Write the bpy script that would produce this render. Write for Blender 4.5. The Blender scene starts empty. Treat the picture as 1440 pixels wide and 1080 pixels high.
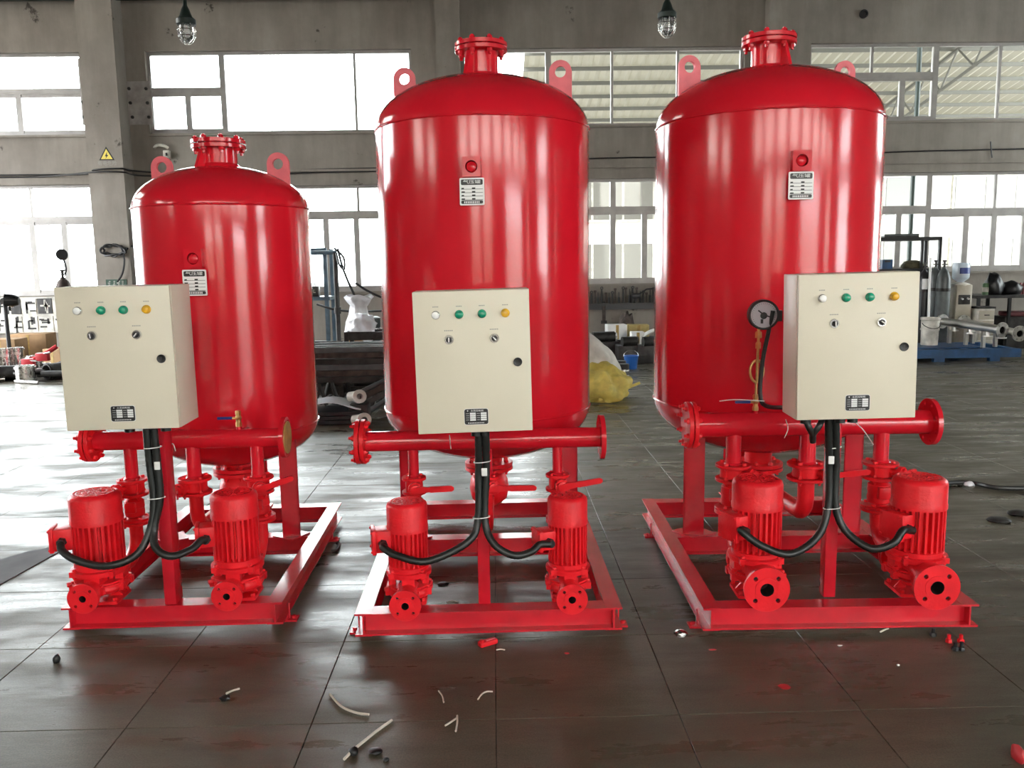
import bpy, bmesh, math, random
from mathutils import Vector, Matrix, noise
from mathutils import geometry as geo
random.seed(7)
PI = math.pi
SC = bpy.context.scene
COL = SC.collection

# ---------------------------------------------------------------- camera
CAM = Vector((0, 0, 1.6)); FPX = 1200.0
PSI, PIT, ROL = 0.0191, math.atan(170/1200), 0.0150
FW = Vector((math.sin(PSI)*math.cos(PIT), math.cos(PSI)*math.cos(PIT), -math.sin(PIT)))
R0 = Vector((math.cos(PSI), -math.sin(PSI), 0)); U0 = R0.cross(FW)
CR = math.cos(ROL)*R0 - math.sin(ROL)*U0
CU = math.cos(ROL)*U0 + math.sin(ROL)*R0
cd = bpy.data.cameras.new('camera'); cam = bpy.data.objects.new('camera', cd); COL.objects.link(cam)
cd.sensor_fit = 'HORIZONTAL'; cd.sensor_width = 36; cd.lens = FPX/1440*36
cd.clip_start = 0.05; cd.clip_end = 300
m = Matrix.Identity(4)
for i, a in enumerate((CR, CU, -FW)):
    for j in range(3): m[j][i] = a[j]
m.translation = CAM
cam.matrix_world = m
SC.camera = cam

# ---------------------------------------------------------------- sky and exposure
wd = bpy.data.worlds.new('overcast_sky'); SC.world = wd; wd.use_nodes = True
bg = wd.node_tree.nodes['Background']
bg.inputs['Color'].default_value = (0.93, 0.97, 1.0, 1); bg.inputs['Strength'].default_value = 14.0
SC.view_settings.view_transform = 'Standard'; SC.view_settings.look = 'None'
SC.view_settings.exposure = 0.58; SC.view_settings.gamma = 1.0
SC.view_settings.use_curve_mapping = False
SC.cycles.max_bounces = 10; SC.cycles.diffuse_bounces = 6; SC.cycles.glossy_bounces = 5
SC.cycles.transparent_max_bounces = 12; SC.cycles.sample_clamp_indirect = 20

# ---------------------------------------------------------------- helpers
def at(px, py, Y):
    d = FW + CR*((px-720)/FPX) - CU*((py-540)/FPX)
    return CAM + d*(Y/d.y)

def new_mat(name):
    mt = bpy.data.materials.new(name); mt.use_nodes = True
    nt = mt.node_tree; return mt, nt, nt.nodes['Principled BSDF'], nt.nodes, nt.links

def mat(name, col, rough=0.5, metal=0.0, var=0.0, scale=20.0, bump=0.0, bscale=200.0, spec=0.5, coat=0.0, rvar=0.0, dirt=None):
    """plain surface with optional colour mottling, roughness variation and fine relief"""
    mt, nt, b, N, L = new_mat(name)
    b.inputs['Base Color'].default_value = (*col, 1)
    b.inputs['Roughness'].default_value = rough; b.inputs['Metallic'].default_value = metal
    b.inputs['Specular IOR Level'].default_value = spec
    b.inputs['Coat Weight'].default_value = coat; b.inputs['Coat Roughness'].default_value = 0.08
    tc = None
    if var or bump or rvar or dirt:
        tc = N.new('ShaderNodeTexCoord')
    if var or rvar or dirt:
        nz = N.new('ShaderNodeTexNoise'); nz.inputs['Scale'].default_value = scale; nz.inputs['Detail'].default_value = 5
        L.new(tc.outputs['Object'], nz.inputs['Vector'])
        if var or dirt:
            rp = N.new('ShaderNodeValToRGB'); L.new(nz.outputs['Fac'], rp.inputs['Fac'])
            c2 = dirt if dirt else tuple(max(0, c*(1-var)) for c in col)
            rp.color_ramp.elements[0].position = 0.35; rp.color_ramp.elements[1].position = 0.62
            rp.color_ramp.elements[0].color = (*c2, 1); rp.color_ramp.elements[1].color = (*[min(1, c*(1+var*0.4)) for c in col], 1)
            L.new(rp.outputs['Color'], b.inputs['Base Color'])
        if rvar:
            mr = N.new('ShaderNodeMapRange'); L.new(nz.outputs['Fac'], mr.inputs['Value'])
            mr.inputs['From Min'].default_value = 0.3; mr.inputs['From Max'].default_value = 0.7
            mr.inputs['To Min'].default_value = max(0.03, rough-rvar); mr.inputs['To Max'].default_value = min(1, rough+rvar)
            L.new(mr.outputs['Result'], b.inputs['Roughness'])
    if bump:
        n2 = N.new('ShaderNodeTexNoise'); n2.inputs['Scale'].default_value = bscale; n2.inputs['Detail'].default_value = 3
        L.new(tc.outputs['Object'], n2.inputs['Vector'])
        bp = N.new('ShaderNodeBump'); bp.inputs['Strength'].default_value = bump; bp.inputs['Distance'].default_value = 0.01
        L.new(n2.outputs['Fac'], bp.inputs['Height']); L.new(bp.outputs['Normal'], b.inputs['Normal'])
    return mt

def rotz(a): return Matrix.Rotation(a, 4, 'Z')
def T(*p): return Matrix.Translation(Vector(p[0]) if len(p) == 1 else Vector(p))
def frame(c, axis, roll=0.0):
    q = Vector((0, 0, 1)).rotation_difference(Vector(axis).normalized())
    return T(c) @ q.to_matrix().to_4x4() @ rotz(roll)
# local X -> right, local Y -> up, local Z -> towards the viewer (for things facing -Y)
def facing(c, yaw=0.0, roll=0.0):
    return T(c) @ rotz(yaw) @ Matrix.Rotation(PI/2, 4, 'X') @ rotz(roll)

class MB:
    def __init__(s): s.v = []; s.f = []; s.m = []
    def add(s, vs, fs, mi=0, M=None):
        o = len(s.v)
        for p in vs:
            p = Vector(p); s.v.append(M @ p if M is not None else p)
        for f in fs: s.f.append([i+o for i in f]); s.m.append(mi)
        return s
    def box(s, a, b, mi=0, M=None):
        x0, y0, z0 = a; x1, y1, z1 = b
        vs = [(x0,y0,z0),(x1,y0,z0),(x1,y1,z0),(x0,y1,z0),(x0,y0,z1),(x1,y0,z1),(x1,y1,z1),(x0,y1,z1)]
        return s.add(vs, [(0,3,2,1),(4,5,6,7),(0,1,5,4),(1,2,6,5),(2,3,7,6),(3,0,4,7)], mi, M)
    def cbox(s, c, sz, mi=0, M=None):
        return s.box([c[i]-sz[i]/2 for i in range(3)], [c[i]+sz[i]/2 for i in range(3)], mi, M)
    def rbox(s, c, sz, bev, mi=0, M=None, seg=2):
        bm = bmesh.new(); bmesh.ops.create_cube(bm, size=1)
        for v in bm.verts: v.co = Vector((v.co.x*sz[0]+c[0], v.co.y*sz[1]+c[1], v.co.z*sz[2]+c[2]))
        bmesh.ops.bevel(bm, geom=bm.edges[:], offset=bev, segments=seg, affect='EDGES', profile=0.5)
        s.take(bm, mi, M); return s
    def take(s, bm, mi=0, M=None):
        bm.verts.index_update()
        s.add([v.co.copy() for v in bm.verts], [[v.index for v in f.verts] for f in bm.faces], mi, M); bm.free()
    def lathe(s, prof, n=32, mi=0, M=None, a0=0, a1=2*PI):
        full = abs(a1-a0-2*PI) < 1e-6
        cnt = n if full else n+1
        rows = []; vs = []
        for (r, z) in prof:
            if r < 1e-7: rows.append([len(vs)]*cnt); vs.append((0, 0, z))
            else:
                row = []
                for k in range(cnt):
                    a = a0+(a1-a0)*k/n; row.append(len(vs)); vs.append((r*math.cos(a), r*math.sin(a), z))
                rows.append(row)
        fs = []
        for A, B in zip(rows, rows[1:]):
            for k in range(n):
                k2 = (k+1) % cnt if full else k+1
                q = [A[k], A[k2], B[k2], B[k]]
                q2 = []
                for i in q:
                    if i not in q2: q2.append(i)
                if len(q2) > 2: fs.append(q2)
        return s.add(vs, fs, mi, M)
    def cyl(s, p0, p1, r0, r1=None, n=24, mi=0, cap=True, M=None):
        p0 = Vector(p0); p1 = Vector(p1); d = p1-p0; r1 = r0 if r1 is None else r1
        pr = [(r0, 0), (r1, d.length)]
        if cap: pr = [(0, 0)]+pr+[(0, d.length)]
        F = frame(p0, d)
        return s.lathe(pr, n, mi, F if M is None else M @ F)
    def tube(s, path, r, n=12, mi=0, cap=True, M=None, closed=False):
        P = [Vector(p) for p in path]; k = len(P)
        rr = r if isinstance(r, (list, tuple)) else [r]*k
        tg = []
        for i in range(k):
            if closed: d = P[(i+1) % k]-P[i-1]
            else: d = P[min(i+1, k-1)]-P[max(i-1, 0)]
            tg.append(d.normalized() if d.length > 1e-9 else Vector((0, 0, 1)))
        u = tg[0].orthogonal().normalized(); vs = []; fs = []
        for i in range(k):
            u = (u - tg[i]*u.dot(tg[i]))
            u = u.normalized() if u.length > 1e-6 else tg[i].orthogonal().normalized()
            w = tg[i].cross(u)
            for j in range(n):
                a = 2*PI*j/n; vs.append(P[i]+(u*math.cos(a)+w*math.sin(a))*rr[i])
        for i in range(k if closed else k-1):
            i2 = (i+1) % k
            for j in range(n):
                j2 = (j+1) % n
                fs.append((i*n+j, i*n+j2, i2*n+j2, i2*n+j))
        if cap and not closed:
            fs.append(list(range(n))[::-1]); fs.append([(k-1)*n+j for j in range(n)])
        return s.add(vs, fs, mi, M)
    def prism(s, poly, z0, z1, mi=0, M=None):
        n = len(poly)
        vs = [(p[0], p[1], z0) for p in poly]+[(p[0], p[1], z1) for p in poly]
        fs = [list(range(n))[::-1], list(range(n, 2*n))]+[(i, (i+1) % n, n+(i+1) % n, n+i) for i in range(n)]
        return s.add(vs, fs, mi, M)
    def holed(s, outer, holes, z0, z1, mi=0, M=None):
        loops = [outer]+holes; pts = []; edges = []
        for lp in loops:
            o = len(pts); pts += [Vector((p[0], p[1])) for p in lp]
            edges += [(o+i, o+(i+1) % len(lp)) for i in range(len(lp))]
        n = len(pts)
        tris = geo.delaunay_2d_cdt(pts, edges, [], 0, 1e-6)
        co, fa = tris[0], tris[2]
        def inside(p, lp):
            c = False; j = len(lp)-1
            for i in range(len(lp)):
                if (lp[i][1] > p[1]) != (lp[j][1] > p[1]) and p[0] < (lp[j][0]-lp[i][0])*(p[1]-lp[i][1])/(lp[j][1]-lp[i][1])+lp[i][0]: c = not c
                j = i
            return c
        keep = []
        for f in fa:
            c = sum((co[i] for i in f), Vector((0, 0)))/len(f)
            if inside(c, outer) and not any(inside(c, h) for h in holes): keep.append(list(f))
        k = len(co)
        vs = [(p[0], p[1], z0) for p in co]+[(p[0], p[1], z1) for p in co]
        fs = [f[::-1] for f in keep]+[[i+k for i in f] for f in keep]
        s.add(vs, fs, mi, M)
        for li, lp in enumerate(loops):
            q = len(lp)
            s.add([(p[0], p[1], z0) for p in lp]+[(p[0], p[1], z1) for p in lp],
                  [(i, (i+1) % q, q+(i+1) % q, q+i) if li == 0 else (i, q+i, q+(i+1) % q, (i+1) % q) for i in range(q)], mi, M)
        return s
    def hexa(s, c, axis, r, h, mi=0, roll=0.0):
        return s.lathe([(0, 0), (r, 0), (r, h*0.8), (r*0.82, h), (0, h)], 6, mi, frame(c, axis, roll))
    def build(s, name, mats, parent=None, angle=38, smooth=True):
        me = bpy.data.meshes.new(name)
        me.from_pydata([tuple(p) for p in s.v], [], s.f)
        for mt in (mats if isinstance(mats, (list, tuple)) else [mats]): me.materials.append(mt)
        me.polygons.foreach_set('material_index', s.m)
        bm = bmesh.new(); bm.from_mesh(me); bmesh.ops.remove_doubles(bm, verts=bm.verts, dist=1e-6)
        bmesh.ops.recalc_face_normals(bm, faces=bm.faces); bm.to_mesh(me); bm.free()
        if smooth:
            me.polygons.foreach_set('use_smooth', [True]*len(me.polygons))
            me.set_sharp_from_angle(angle=math.radians(angle))
        o = bpy.data.objects.new(name, me); COL.objects.link(o)
        if parent is not None: o.parent = parent
        return o

def circle(r, n, cx=0, cy=0, a0=0):
    return [(cx+r*math.cos(a0+2*PI*k/n), cy+r*math.sin(a0+2*PI*k/n)) for k in range(n)]
def rrect(w, h, r, n=4, cx=0, cy=0):
    out = []
    for (sx, sy, a) in ((1, 1, 0), (-1, 1, PI/2), (-1, -1, PI), (1, -1, 1.5*PI)):
        for k in range(n+1):
            t = a+PI/2*k/n
            out.append((cx+sx*(w/2-r)+r*math.cos(t), cy+sy*(h/2-r)+r*math.sin(t)))
    return out
def bez(p, n=16):
    """smooth path through points (Catmull-Rom)"""
    P = [Vector(q) for q in p]; P = [2*P[0]-P[1]]+P+[2*P[-1]-P[-2]]; out = []
    for i in range(1, len(P)-2):
        a, b, c, d = P[i-1:i+3]
        for k in range(n):
            t = k/n
            out.append(0.5*((2*b)+(c-a)*t+(2*a-5*b+4*c-d)*t*t+(3*b-a-3*c+d)*t**3))
    out.append(P[-2]); return out

def text_geo(body, size):
    cu = bpy.data.curves.new('lettering', 'FONT'); cu.body = body; cu.size = size
    cu.align_x = 'CENTER'; cu.align_y = 'CENTER'
    cu.resolution_u = 2
    ob = bpy.data.objects.new('lettering', cu); COL.objects.link(ob)
    dg = bpy.context.evaluated_depsgraph_get()
    me = ob.evaluated_get(dg).to_mesh()
    vs = [v.co.copy() for v in me.vertices]; fs = [list(p.vertices) for p in me.polygons]
    ob.evaluated_get(dg).to_mesh_clear()
    bpy.data.objects.remove(ob); bpy.data.curves.remove(cu)
    return vs, fs

def thing(name, label, cat, loc=(0, 0, 0), rz=0.0, group=None):
    o = bpy.data.objects.new(name, None); COL.objects.link(o); o.empty_display_size = 0.2
    o.location = loc; o.rotation_euler = (0, 0, rz); o['label'] = label; o['category'] = cat
    if group: o['group'] = group
    return o
def tag(o, label, cat, group=None):
    o['label'] = label; o['category'] = cat
    if group: o['group'] = group
    return o
def struct(o): o['kind'] = 'structure'; return o
def copy_tree(o, parent=None):
    c = o.copy(); COL.objects.link(c)
    if parent is not None: c.parent = parent
    for ch in list(o.children): copy_tree(ch, c)
    return c
# ---------------------------------------------------------------- materials
def floor_material():
    mt, nt, b, N, L = new_mat('polished_concrete')
    g = N.new('ShaderNodeNewGeometry')
    def nz(scale, detail, sx=1, sy=1, rough=0.55):
        mp = N.new('ShaderNodeMapping'); mp.inputs['Scale'].default_value = (sx, sy, 1)
        L.new(g.outputs['Position'], mp.inputs['Vector'])
        n = N.new('ShaderNodeTexNoise'); n.inputs['Scale'].default_value = scale; n.inputs['Detail'].default_value = detail
        n.inputs['Roughness'].default_value = rough
        L.new(mp.outputs['Vector'], n.inputs['Vector']); return n.outputs['Fac']
    def ramp(f, p0, c0, p1, c1):
        r = N.new('ShaderNodeValToRGB'); L.new(f, r.inputs['Fac'])
        r.color_ramp.elements[0].position = p0; r.color_ramp.elements[0].color = (*c0, 1)
        r.color_ramp.elements[1].position = p1; r.color_ramp.elements[1].color = (*c1, 1); return r.outputs['Color']
    def mix(a, b_, fac, mode='MULTIPLY'):
        x = N.new('ShaderNodeMix'); x.data_type = 'RGBA'; x.blend_type = mode
        x.inputs['Factor'].default_value = fac; L.new(a, x.inputs['A']); L.new(b_, x.inputs['B']); return x.outputs['Result']
    base = ramp(nz(0.9, 6), 0.3, (0.084, 0.073, 0.050), 0.7, (0.130, 0.115, 0.083))
    speck = ramp(nz(160, 2), 0.35, (0.72, 0.72, 0.72), 0.65, (1.15, 1.13, 1.1))
    c = mix(base, speck, 0.8)
    scuff = ramp(nz(3.2, 8, 0.5, 1.6, 0.7), 0.45, (1, 1, 1), 0.75, (0.55, 0.53, 0.5))
    c = mix(c, scuff, 0.7)
    L.new(c, b.inputs['Base Color'])
    mr = N.new('ShaderNodeMapRange'); L.new(nz(2.6, 7, 0.45, 1.8, 0.65), mr.inputs['Value'])
    mr.inputs['From Min'].default_value = 0.38; mr.inputs['From Max'].default_value = 0.62
    mr.inputs['To Min'].default_value = 0.22; mr.inputs['To Max'].default_value = 0.56
    L.new(mr.outputs['Result'], b.inputs['Roughness'])
    b.inputs['Specular IOR Level'].default_value = 0.36
    bp = N.new('ShaderNodeBump'); bp.inputs['Strength'].default_value = 0.10; bp.inputs['Distance'].default_value = 0.02
    L.new(nz(7.0, 8, 0.6, 1.5, 0.7), bp.inputs['Height']); L.new(bp.outputs['Normal'], b.inputs['Normal'])
    return mt

def plaster_material():
    mt, nt, b, N, L = new_mat('dirty_plaster')
    g = N.new('ShaderNodeNewGeometry')
    def nz(s, d, sz=1.0):
        mp = N.new('ShaderNodeMapping'); mp.inputs['Scale'].default_value = (1, 1, sz); L.new(g.outputs['Position'], mp.inputs['Vector'])
        n = N.new('ShaderNodeTexNoise'); n.inputs['Scale'].default_value = s; n.inputs['Detail'].default_value = d; n.inputs['Roughness'].default_value = 0.65
        L.new(mp.outputs['Vector'], n.inputs['Vector']); return n.outputs['Fac']
    def ramp(f, p0, c0, p1, c1):
        r = N.new('ShaderNodeValToRGB'); L.new(f, r.inputs['Fac'])
        r.color_ramp.elements[0].position = p0; r.color_ramp.elements[0].color = (*c0, 1)
        r.color_ramp.elements[1].position = p1; r.color_ramp.elements[1].color = (*c1, 1); return r.outputs['Color']
    def mix(a, b_, fac):
        x = N.new('ShaderNodeMix'); x.data_type = 'RGBA'; x.blend_type = 'MULTIPLY'
        x.inputs['Factor'].default_value = fac; L.new(a, x.inputs['A']); L.new(b_, x.inputs['B']); return x.outputs['Result']
    base = ramp(nz(0.7, 5), 0.3, (0.20, 0.176, 0.148), 0.7, (0.30, 0.27, 0.235))
    streak = ramp(nz(3.0, 4, 0.15), 0.4, (0.78, 0.76, 0.74), 0.6, (1, 1, 1))
    c = mix(base, streak, 0.6)
    peel = ramp(nz(2.2, 9), 0.30, (0.25, 0.23, 0.22), 0.345, (1, 1, 1))
    c = mix(c, peel, 1.0)
    L.new(c, b.inputs['Base Color']); b.inputs['Roughness'].default_value = 0.85
    bp = N.new('ShaderNodeBump'); bp.inputs['Strength'].default_value = 0.25; bp.inputs['Distance'].default_value = 0.02
    L.new(nz(9, 6), bp.inputs['Height']); L.new(bp.outputs['Normal'], b.inputs['Normal'])
    return mt

def glass_material(name='window_glass', tint=(0.95, 0.97, 0.96, 1)):
    mt, nt, b, N, L = new_mat(name); N.remove(b)
    out = N['Material Output']
    tr = N.new('ShaderNodeBsdfTransparent'); tr.inputs['Color'].default_value = tint
    gl = N.new('ShaderNodeBsdfGlossy'); gl.inputs['Roughness'].default_value = 0.03
    fr = N.new('ShaderNodeFresnel'); fr.inputs['IOR'].default_value = 1.35
    mx = N.new('ShaderNodeMixShader'); L.new(fr.outputs['Fac'], mx.inputs['Fac'])
    L.new(tr.outputs['BSDF'], mx.inputs[1]); L.new(gl.outputs['BSDF'], mx.inputs[2]); L.new(mx.outputs['Shader'], out.inputs['Surface'])
    return mt

def sheet_material():
    """translucent corrugated roofing"""
    mt, nt, b, N, L = new_mat('translucent_roof_sheet'); N.remove(b); out = N['Material Output']
    d = N.new('ShaderNodeBsdfDiffuse'); d.inputs['Color'].default_value = (0.40, 0.385, 0.35, 1)
    t = N.new('ShaderNodeBsdfTranslucent'); t.inputs['Color'].default_value = (0.28, 0.262, 0.215, 1)
    mx = N.new('ShaderNodeMixShader'); mx.inputs['Fac'].default_value = 0.45
    L.new(d.outputs['BSDF'], mx.inputs[1]); L.new(t.outputs['BSDF'], mx.inputs[2]); L.new(mx.outputs['Shader'], out.inputs['Surface'])
    return mt

MF = floor_material(); MW = plaster_material(); MG = glass_material(); MGD = glass_material('light_dimming_glass', (0.86, 0.83, 0.78, 1))  # second glass is tinted darker to cut light from the unseen windows
RED = mat('red_gloss_paint', (0.64, 0.012, 0.025), 0.15, var=0.06, scale=3.0, bump=0.03, bscale=40, rvar=0.03, coat=0.0)
RED2 = mat('red_cast_paint', (0.76, 0.014, 0.022), 0.36, var=0.10, scale=12, bump=0.18, bscale=90, spec=0.28)
REDF = mat('red_frame_paint', (0.58, 0.013, 0.026), 0.20, var=0.14, scale=6, bump=0.06, bscale=70, rvar=0.06)
PINK = mat('pink_paint_bloom', (0.75, 0.15, 0.18), 0.45, var=0.1, scale=15)  # lug red lightened to pink, backlight bloom put into the colour
CREAM = mat('cream_powder_coat', (0.72, 0.665, 0.535), 0.42, var=0.03, scale=3, bump=0.06, bscale=400)
BLACK = mat('black_plastic', (0.012, 0.012, 0.013), 0.4)
RUB = mat('black_hose_rubber', (0.014, 0.016, 0.015), 0.38)
WHITE = mat('white_plastic', (0.8, 0.8, 0.78), 0.4)
CHROME = mat('chrome', (0.75, 0.75, 0.75), 0.18, 1.0)
STEEL2 = mat('brushed_stainless', (0.66, 0.64, 0.60), 0.36, 1.0)
STEEL = mat('stainless_steel', (0.62, 0.60, 0.57), 0.25, 1.0, var=0.2, scale=10, rvar=0.08)
DSTEEL = mat('dark_steel', (0.045, 0.042, 0.04), 0.5, 0.5, var=0.5, scale=8)
RUST = mat('rusty_steel', (0.07, 0.05, 0.042), 0.65, 0.3, var=0.5, scale=14)
BRASS = mat('brass', (0.72, 0.50, 0.20), 0.3, 1.0, var=0.15, scale=30)
GREEN = mat('green_lens', (0.0, 0.30, 0.16), 0.2, coat=0.5)
YELLOW = mat('amber_lens', (0.85, 0.45, 0.02), 0.2, coat=0.5)
WLENS = mat('white_lens', (0.95, 0.95, 0.94), 0.2, coat=0.5)
BLUE = mat('blue_handle', (0.01, 0.03, 0.20), 0.4)
DARK = mat('dark_cavity', (0.01, 0.006, 0.006), 0.8)
CARD = mat('brown_cardboard', (0.36, 0.22, 0.11), 0.8, var=0.2, scale=5)
TAN = mat('waxed_board', (0.42, 0.27, 0.08), 0.6, var=0.2, scale=20)
ALU = mat('window_aluminium', (0.33, 0.31, 0.29), 0.45, 0.3, var=0.15, scale=4)
CEILM = mat('dark_roof_sheet', (0.06, 0.065, 0.062), 0.8, var=0.2, scale=1)
GIRD = mat('dark_green_girder', (0.012, 0.022, 0.018), 0.5, var=0.2, scale=3)
PGREY = mat('pale_label', (0.8, 0.8, 0.8), 0.35)
INK = mat('grey_ink', (0.30, 0.29, 0.26), 0.6)
BLUEP = mat('blue_machine_paint', (0.014, 0.070, 0.18), 0.45, var=0.35, scale=6)
BGREY = mat('blue_grey_paint', (0.10, 0.16, 0.21), 0.5, var=0.3, scale=6)
GCYL = mat('grey_cylinder_paint', (0.085, 0.095, 0.095), 0.4, var=0.3, scale=7)
BEIGE = mat('beige_sheet_metal', (0.42, 0.38, 0.30), 0.5, var=0.15, scale=5)
SACKW = mat('white_woven_sack', (0.62, 0.58, 0.52), 0.7, var=0.18, scale=8, bump=0.3, bscale=40)
SACKY = mat('yellow_woven_sack', (0.60, 0.47, 0.10), 0.65, var=0.25, scale=9, bump=0.4, bscale=30)
FILM = mat('white_plastic_film', (0.75, 0.75, 0.78), 0.25, var=0.12, scale=9, bump=0.5, bscale=25)
OLDW = mat('scuffed_white_paint', (0.60, 0.57, 0.50), 0.5, var=0.4, scale=6)
TRANSL = sheet_material()
EXTW = mat('pale_render_wall', (0.72, 0.68, 0.60), 0.8, var=0.1, scale=0.5)
EXTG = mat('outdoor_concrete', (0.20, 0.19, 0.18), 0.9, var=0.2, scale=0.6)
GLBULB = mat('lamp_glass', (0.8, 0.8, 0.78), 0.08); GLBULB.node_tree.nodes['Principled BSDF'].inputs['Transmission Weight'].default_value = 0.85

# ---------------------------------------------------------------- room shell
XL, XR, YB, YF, HT = -12.5, 15.0, 16.0, -7.5, 8.4
base = MB().box((XL-0.3, YF-0.3, -0.3), (XR+0.3, YB+0.3, -0.016)).build('floor', mat('joint_grout', (0.03, 0.026, 0.023), 0.9), smooth=False)
struct(base)
SX, SY, X0, Y0 = 0.652, 0.66, -0.02, 2.83
def slab_geo(mb, cx, cy):
    a, b, c = SX/2-0.0012, SY/2-0.0012, 0.0018
    vs = []
    for (w, h, z) in ((a, b, -0.016), (a, b, -c), (a-c, b-c, 0.0)):
        vs += [(cx-w, cy-h, z), (cx+w, cy-h, z), (cx+w, cy+h, z), (cx-w, cy+h, z)]
    fs = [(8, 9, 10, 11)]
    for o in (0, 4):
        for i in range(4): fs.append((o+i, o+(i+1) % 4, o+4+(i+1) % 4, o+4+i))
    mb.add(vs, fs)
cells = []
for i in range(int((XL-X0)/SX)-1, int((XR-X0)/SX)+2):
    for j in range(int((YF-Y0)/SY)-1, int((YB-Y0)/SY)+2):
        cx, cy = X0+(i+0.5)*SX, Y0+(j+0.5)*SY
        if not (XL-0.3 < cx < XR+0.3 and YF-0.3 < cy < YB+0.3): continue
        d = Vector((cx, cy, 0))-CAM; zc = d.dot(FW)
        vis = zc > 0.5 and abs(d.dot(CR)/zc*FPX) < 740 and abs(d.dot(CU)/zc*FPX) < 580
        cells.append((0 if vis else 1, zc, cx, cy))
cells.sort()
sm = MB(); slab_geo(sm, 0, 0); first = None; rest = MB()
for k, (nv, zc, cx, cy) in enumerate(cells):
    if k < 296 and nv == 0:
        if first is None: first = sm.build('floor_slab', MF, base, smooth=False); o = first
        else: o = first.copy(); COL.objects.link(o)
        o.location = (cx, cy, random.uniform(-0.0006, 0.0006)); o.rotation_euler = (random.uniform(-0.0004, 0.0004), random.uniform(-0.0004, 0.0004), 0)
    else: slab_geo(rest, cx, cy)
rs = rest.build('floor_slabs', MF, base, smooth=False); rs['kind'] = 'stuff'

def wall(name, M, u0, u1, h, holes, th=0.26):
    """wall in a local frame: X along it, Z up, inner face at Y=0, thickness away from the room (+Y)"""
    us = sorted({u0, u1, *[a for q in holes for a in q[:2]]}); mb = MB()
    for a, b in zip(us, us[1:]):
        zs = sorted((q[2], q[3]) for q in holes if q[0] <= a+1e-6 and q[1] >= b-1e-6); z = -0.3
        for (p, q) in zs:
            mb.box((a, 0, z), (b, th, p), 0, M); z = q
        mb.box((a, 0, z), (b, th, h), 0, M)
    return struct(mb.build(name, MW, smooth=False))
WN = [0]
def window(M, x0, x1, z0, z1, sections, fr=ALU, gm=None):
    """sections: (xa, xb, zsplit, upper cuts, lower cuts)"""
    WN[0] += 1; mb = MB(); panes = []
    def bar(a, b, c, d, dp=0.07, y=0.10): mb.box((a, y, c), (b, y+dp, d), 0, M)
    e = 0.035
    bar(x0, x1, z0, z0+0.05); bar(x0, x1, z1-0.05, z1); bar(x0, x0+0.05, z0+0.05, z1-0.05); bar(x1-0.05, x1, z0+0.05, z1-0.05)
    for k, (xa, xb, zs, up, lo) in enumerate(sections):
        if k: bar(xa-0.05, xa+0.05, z0+0.05, z1-0.05, 0.08)
        rows = [(z0+0.05, z1-0.05, up)] if zs is None else [(zs+0.05, z1-0.05, up), (z0+0.05, zs-0.05, lo)]
        if zs is not None: bar(xa+0.05, xb-0.05, zs-0.05, zs+0.05, 0.08)
        for ri, (za, zb, cuts) in enumerate(rows):
            xs = [xa+0.05, *cuts, xb-0.05]
            low = zs is not None and ri == 1
            w = 0.05 if low else 0.022
            for c in cuts: bar(c-w, c+w, za, zb, 0.06)
            if low:
                for a, b in zip(xs, xs[1:]): bar(a, b, za, za+0.05, 0.05, 0.11); bar(a, b, zb-0.05, zb, 0.05, 0.11)
            for a, b in zip(xs, xs[1:]): panes.append((a, b, za, zb))
    o = struct(mb.build('window_%d' % WN[0], fr, smooth=False))
    sill = MB().box((x0-0.03, -0.05, z0-0.04), (x1+0.03, 0.1, z0), 0, M).build('window_sill', MW, o, smooth=False)
    for (a, b, c, d) in panes:
        p = MB().box((a-0.01, 0.130, c-0.01), (b+0.01, 0.136, d+0.01), 0, M).build('pane', gm or MG, o, smooth=False)
    return o

MBk = T(0, YB, 0)
bw = [
 (-12.1, -7.25, 4.0, 5.43, [(-12.1, -7.25, 4.78, [-9.7], [-10.9, -9.7, -8.5])]),
 (-6.15, -1.42, 4.0, 5.43, [(-6.15, -4.83, 4.77, [], [-5.47]), (-4.83, -1.42, None, [-2.45], [])]),
 (-0.25, 4.60, 4.06, 5.42, [(-0.25, 1.05, None, [], []), (1.05, 4.60, None, [2.21, 3.41], [])]),
 (5.80, 11.4, 4.07, 5.45, [(5.80, 8.15, 4.90, [6.97], [6.55, 7.55]), (8.15, 11.4, None, [9.34, 10.5], [])]),
 (-12.1, -7.25, 1.13, 3.13, [(-12.1, -7.25, 2.52, [-10.2, -8.44], [-11.2, -10.2, -9.3, -8.47, -7.89])]),
 (-6.15, -1.42, 1.12, 3.06, [(-6.15, -1.42, 2.55, [-4.3, -2.48], [-5.4, -4.6, -3.85, -3.09, -2.53])]),
 (-0.25, 4.60, 1.19, 3.11, [(-0.25, 2.23, 2.56, [1.0], [0.35, 1.0, 1.6]), (2.23, 4.60, 2.56, [3.4], [2.82, 3.4, 4.0])]),
 (5.80, 11.4, 1.32, 3.15, [(5.80, 8.15, 2.50, [6.9], [6.5, 7.05, 7.6]), (8.15, 11.4, 2.44, [9.40, 10.5], [8.88, 9.41, 10.0, 10.7])]),
]
wall('wall_back', MBk, XL-0.3, XR+0.3, HT, [w[:4] for w in bw])
for w in bw: window(MBk, *w)
MFr = T(0, YF, 0) @ rotz(PI)
fw = []
for k in range(8):
    a = -14.5+k*2.55; b = a+1.95
    fw.append((a, b, 4.0, 5.6, [(a, b, None, [], [])]))
    if not (b > -10.5 and a < -4.7) and k < 7: fw.append((a, b, 1.1, 3.2, [(a, b, 2.5, [], [(a+b)/2])]))
FD0, FD1, FDH = -10.2, -5.0, 3.3
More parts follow.
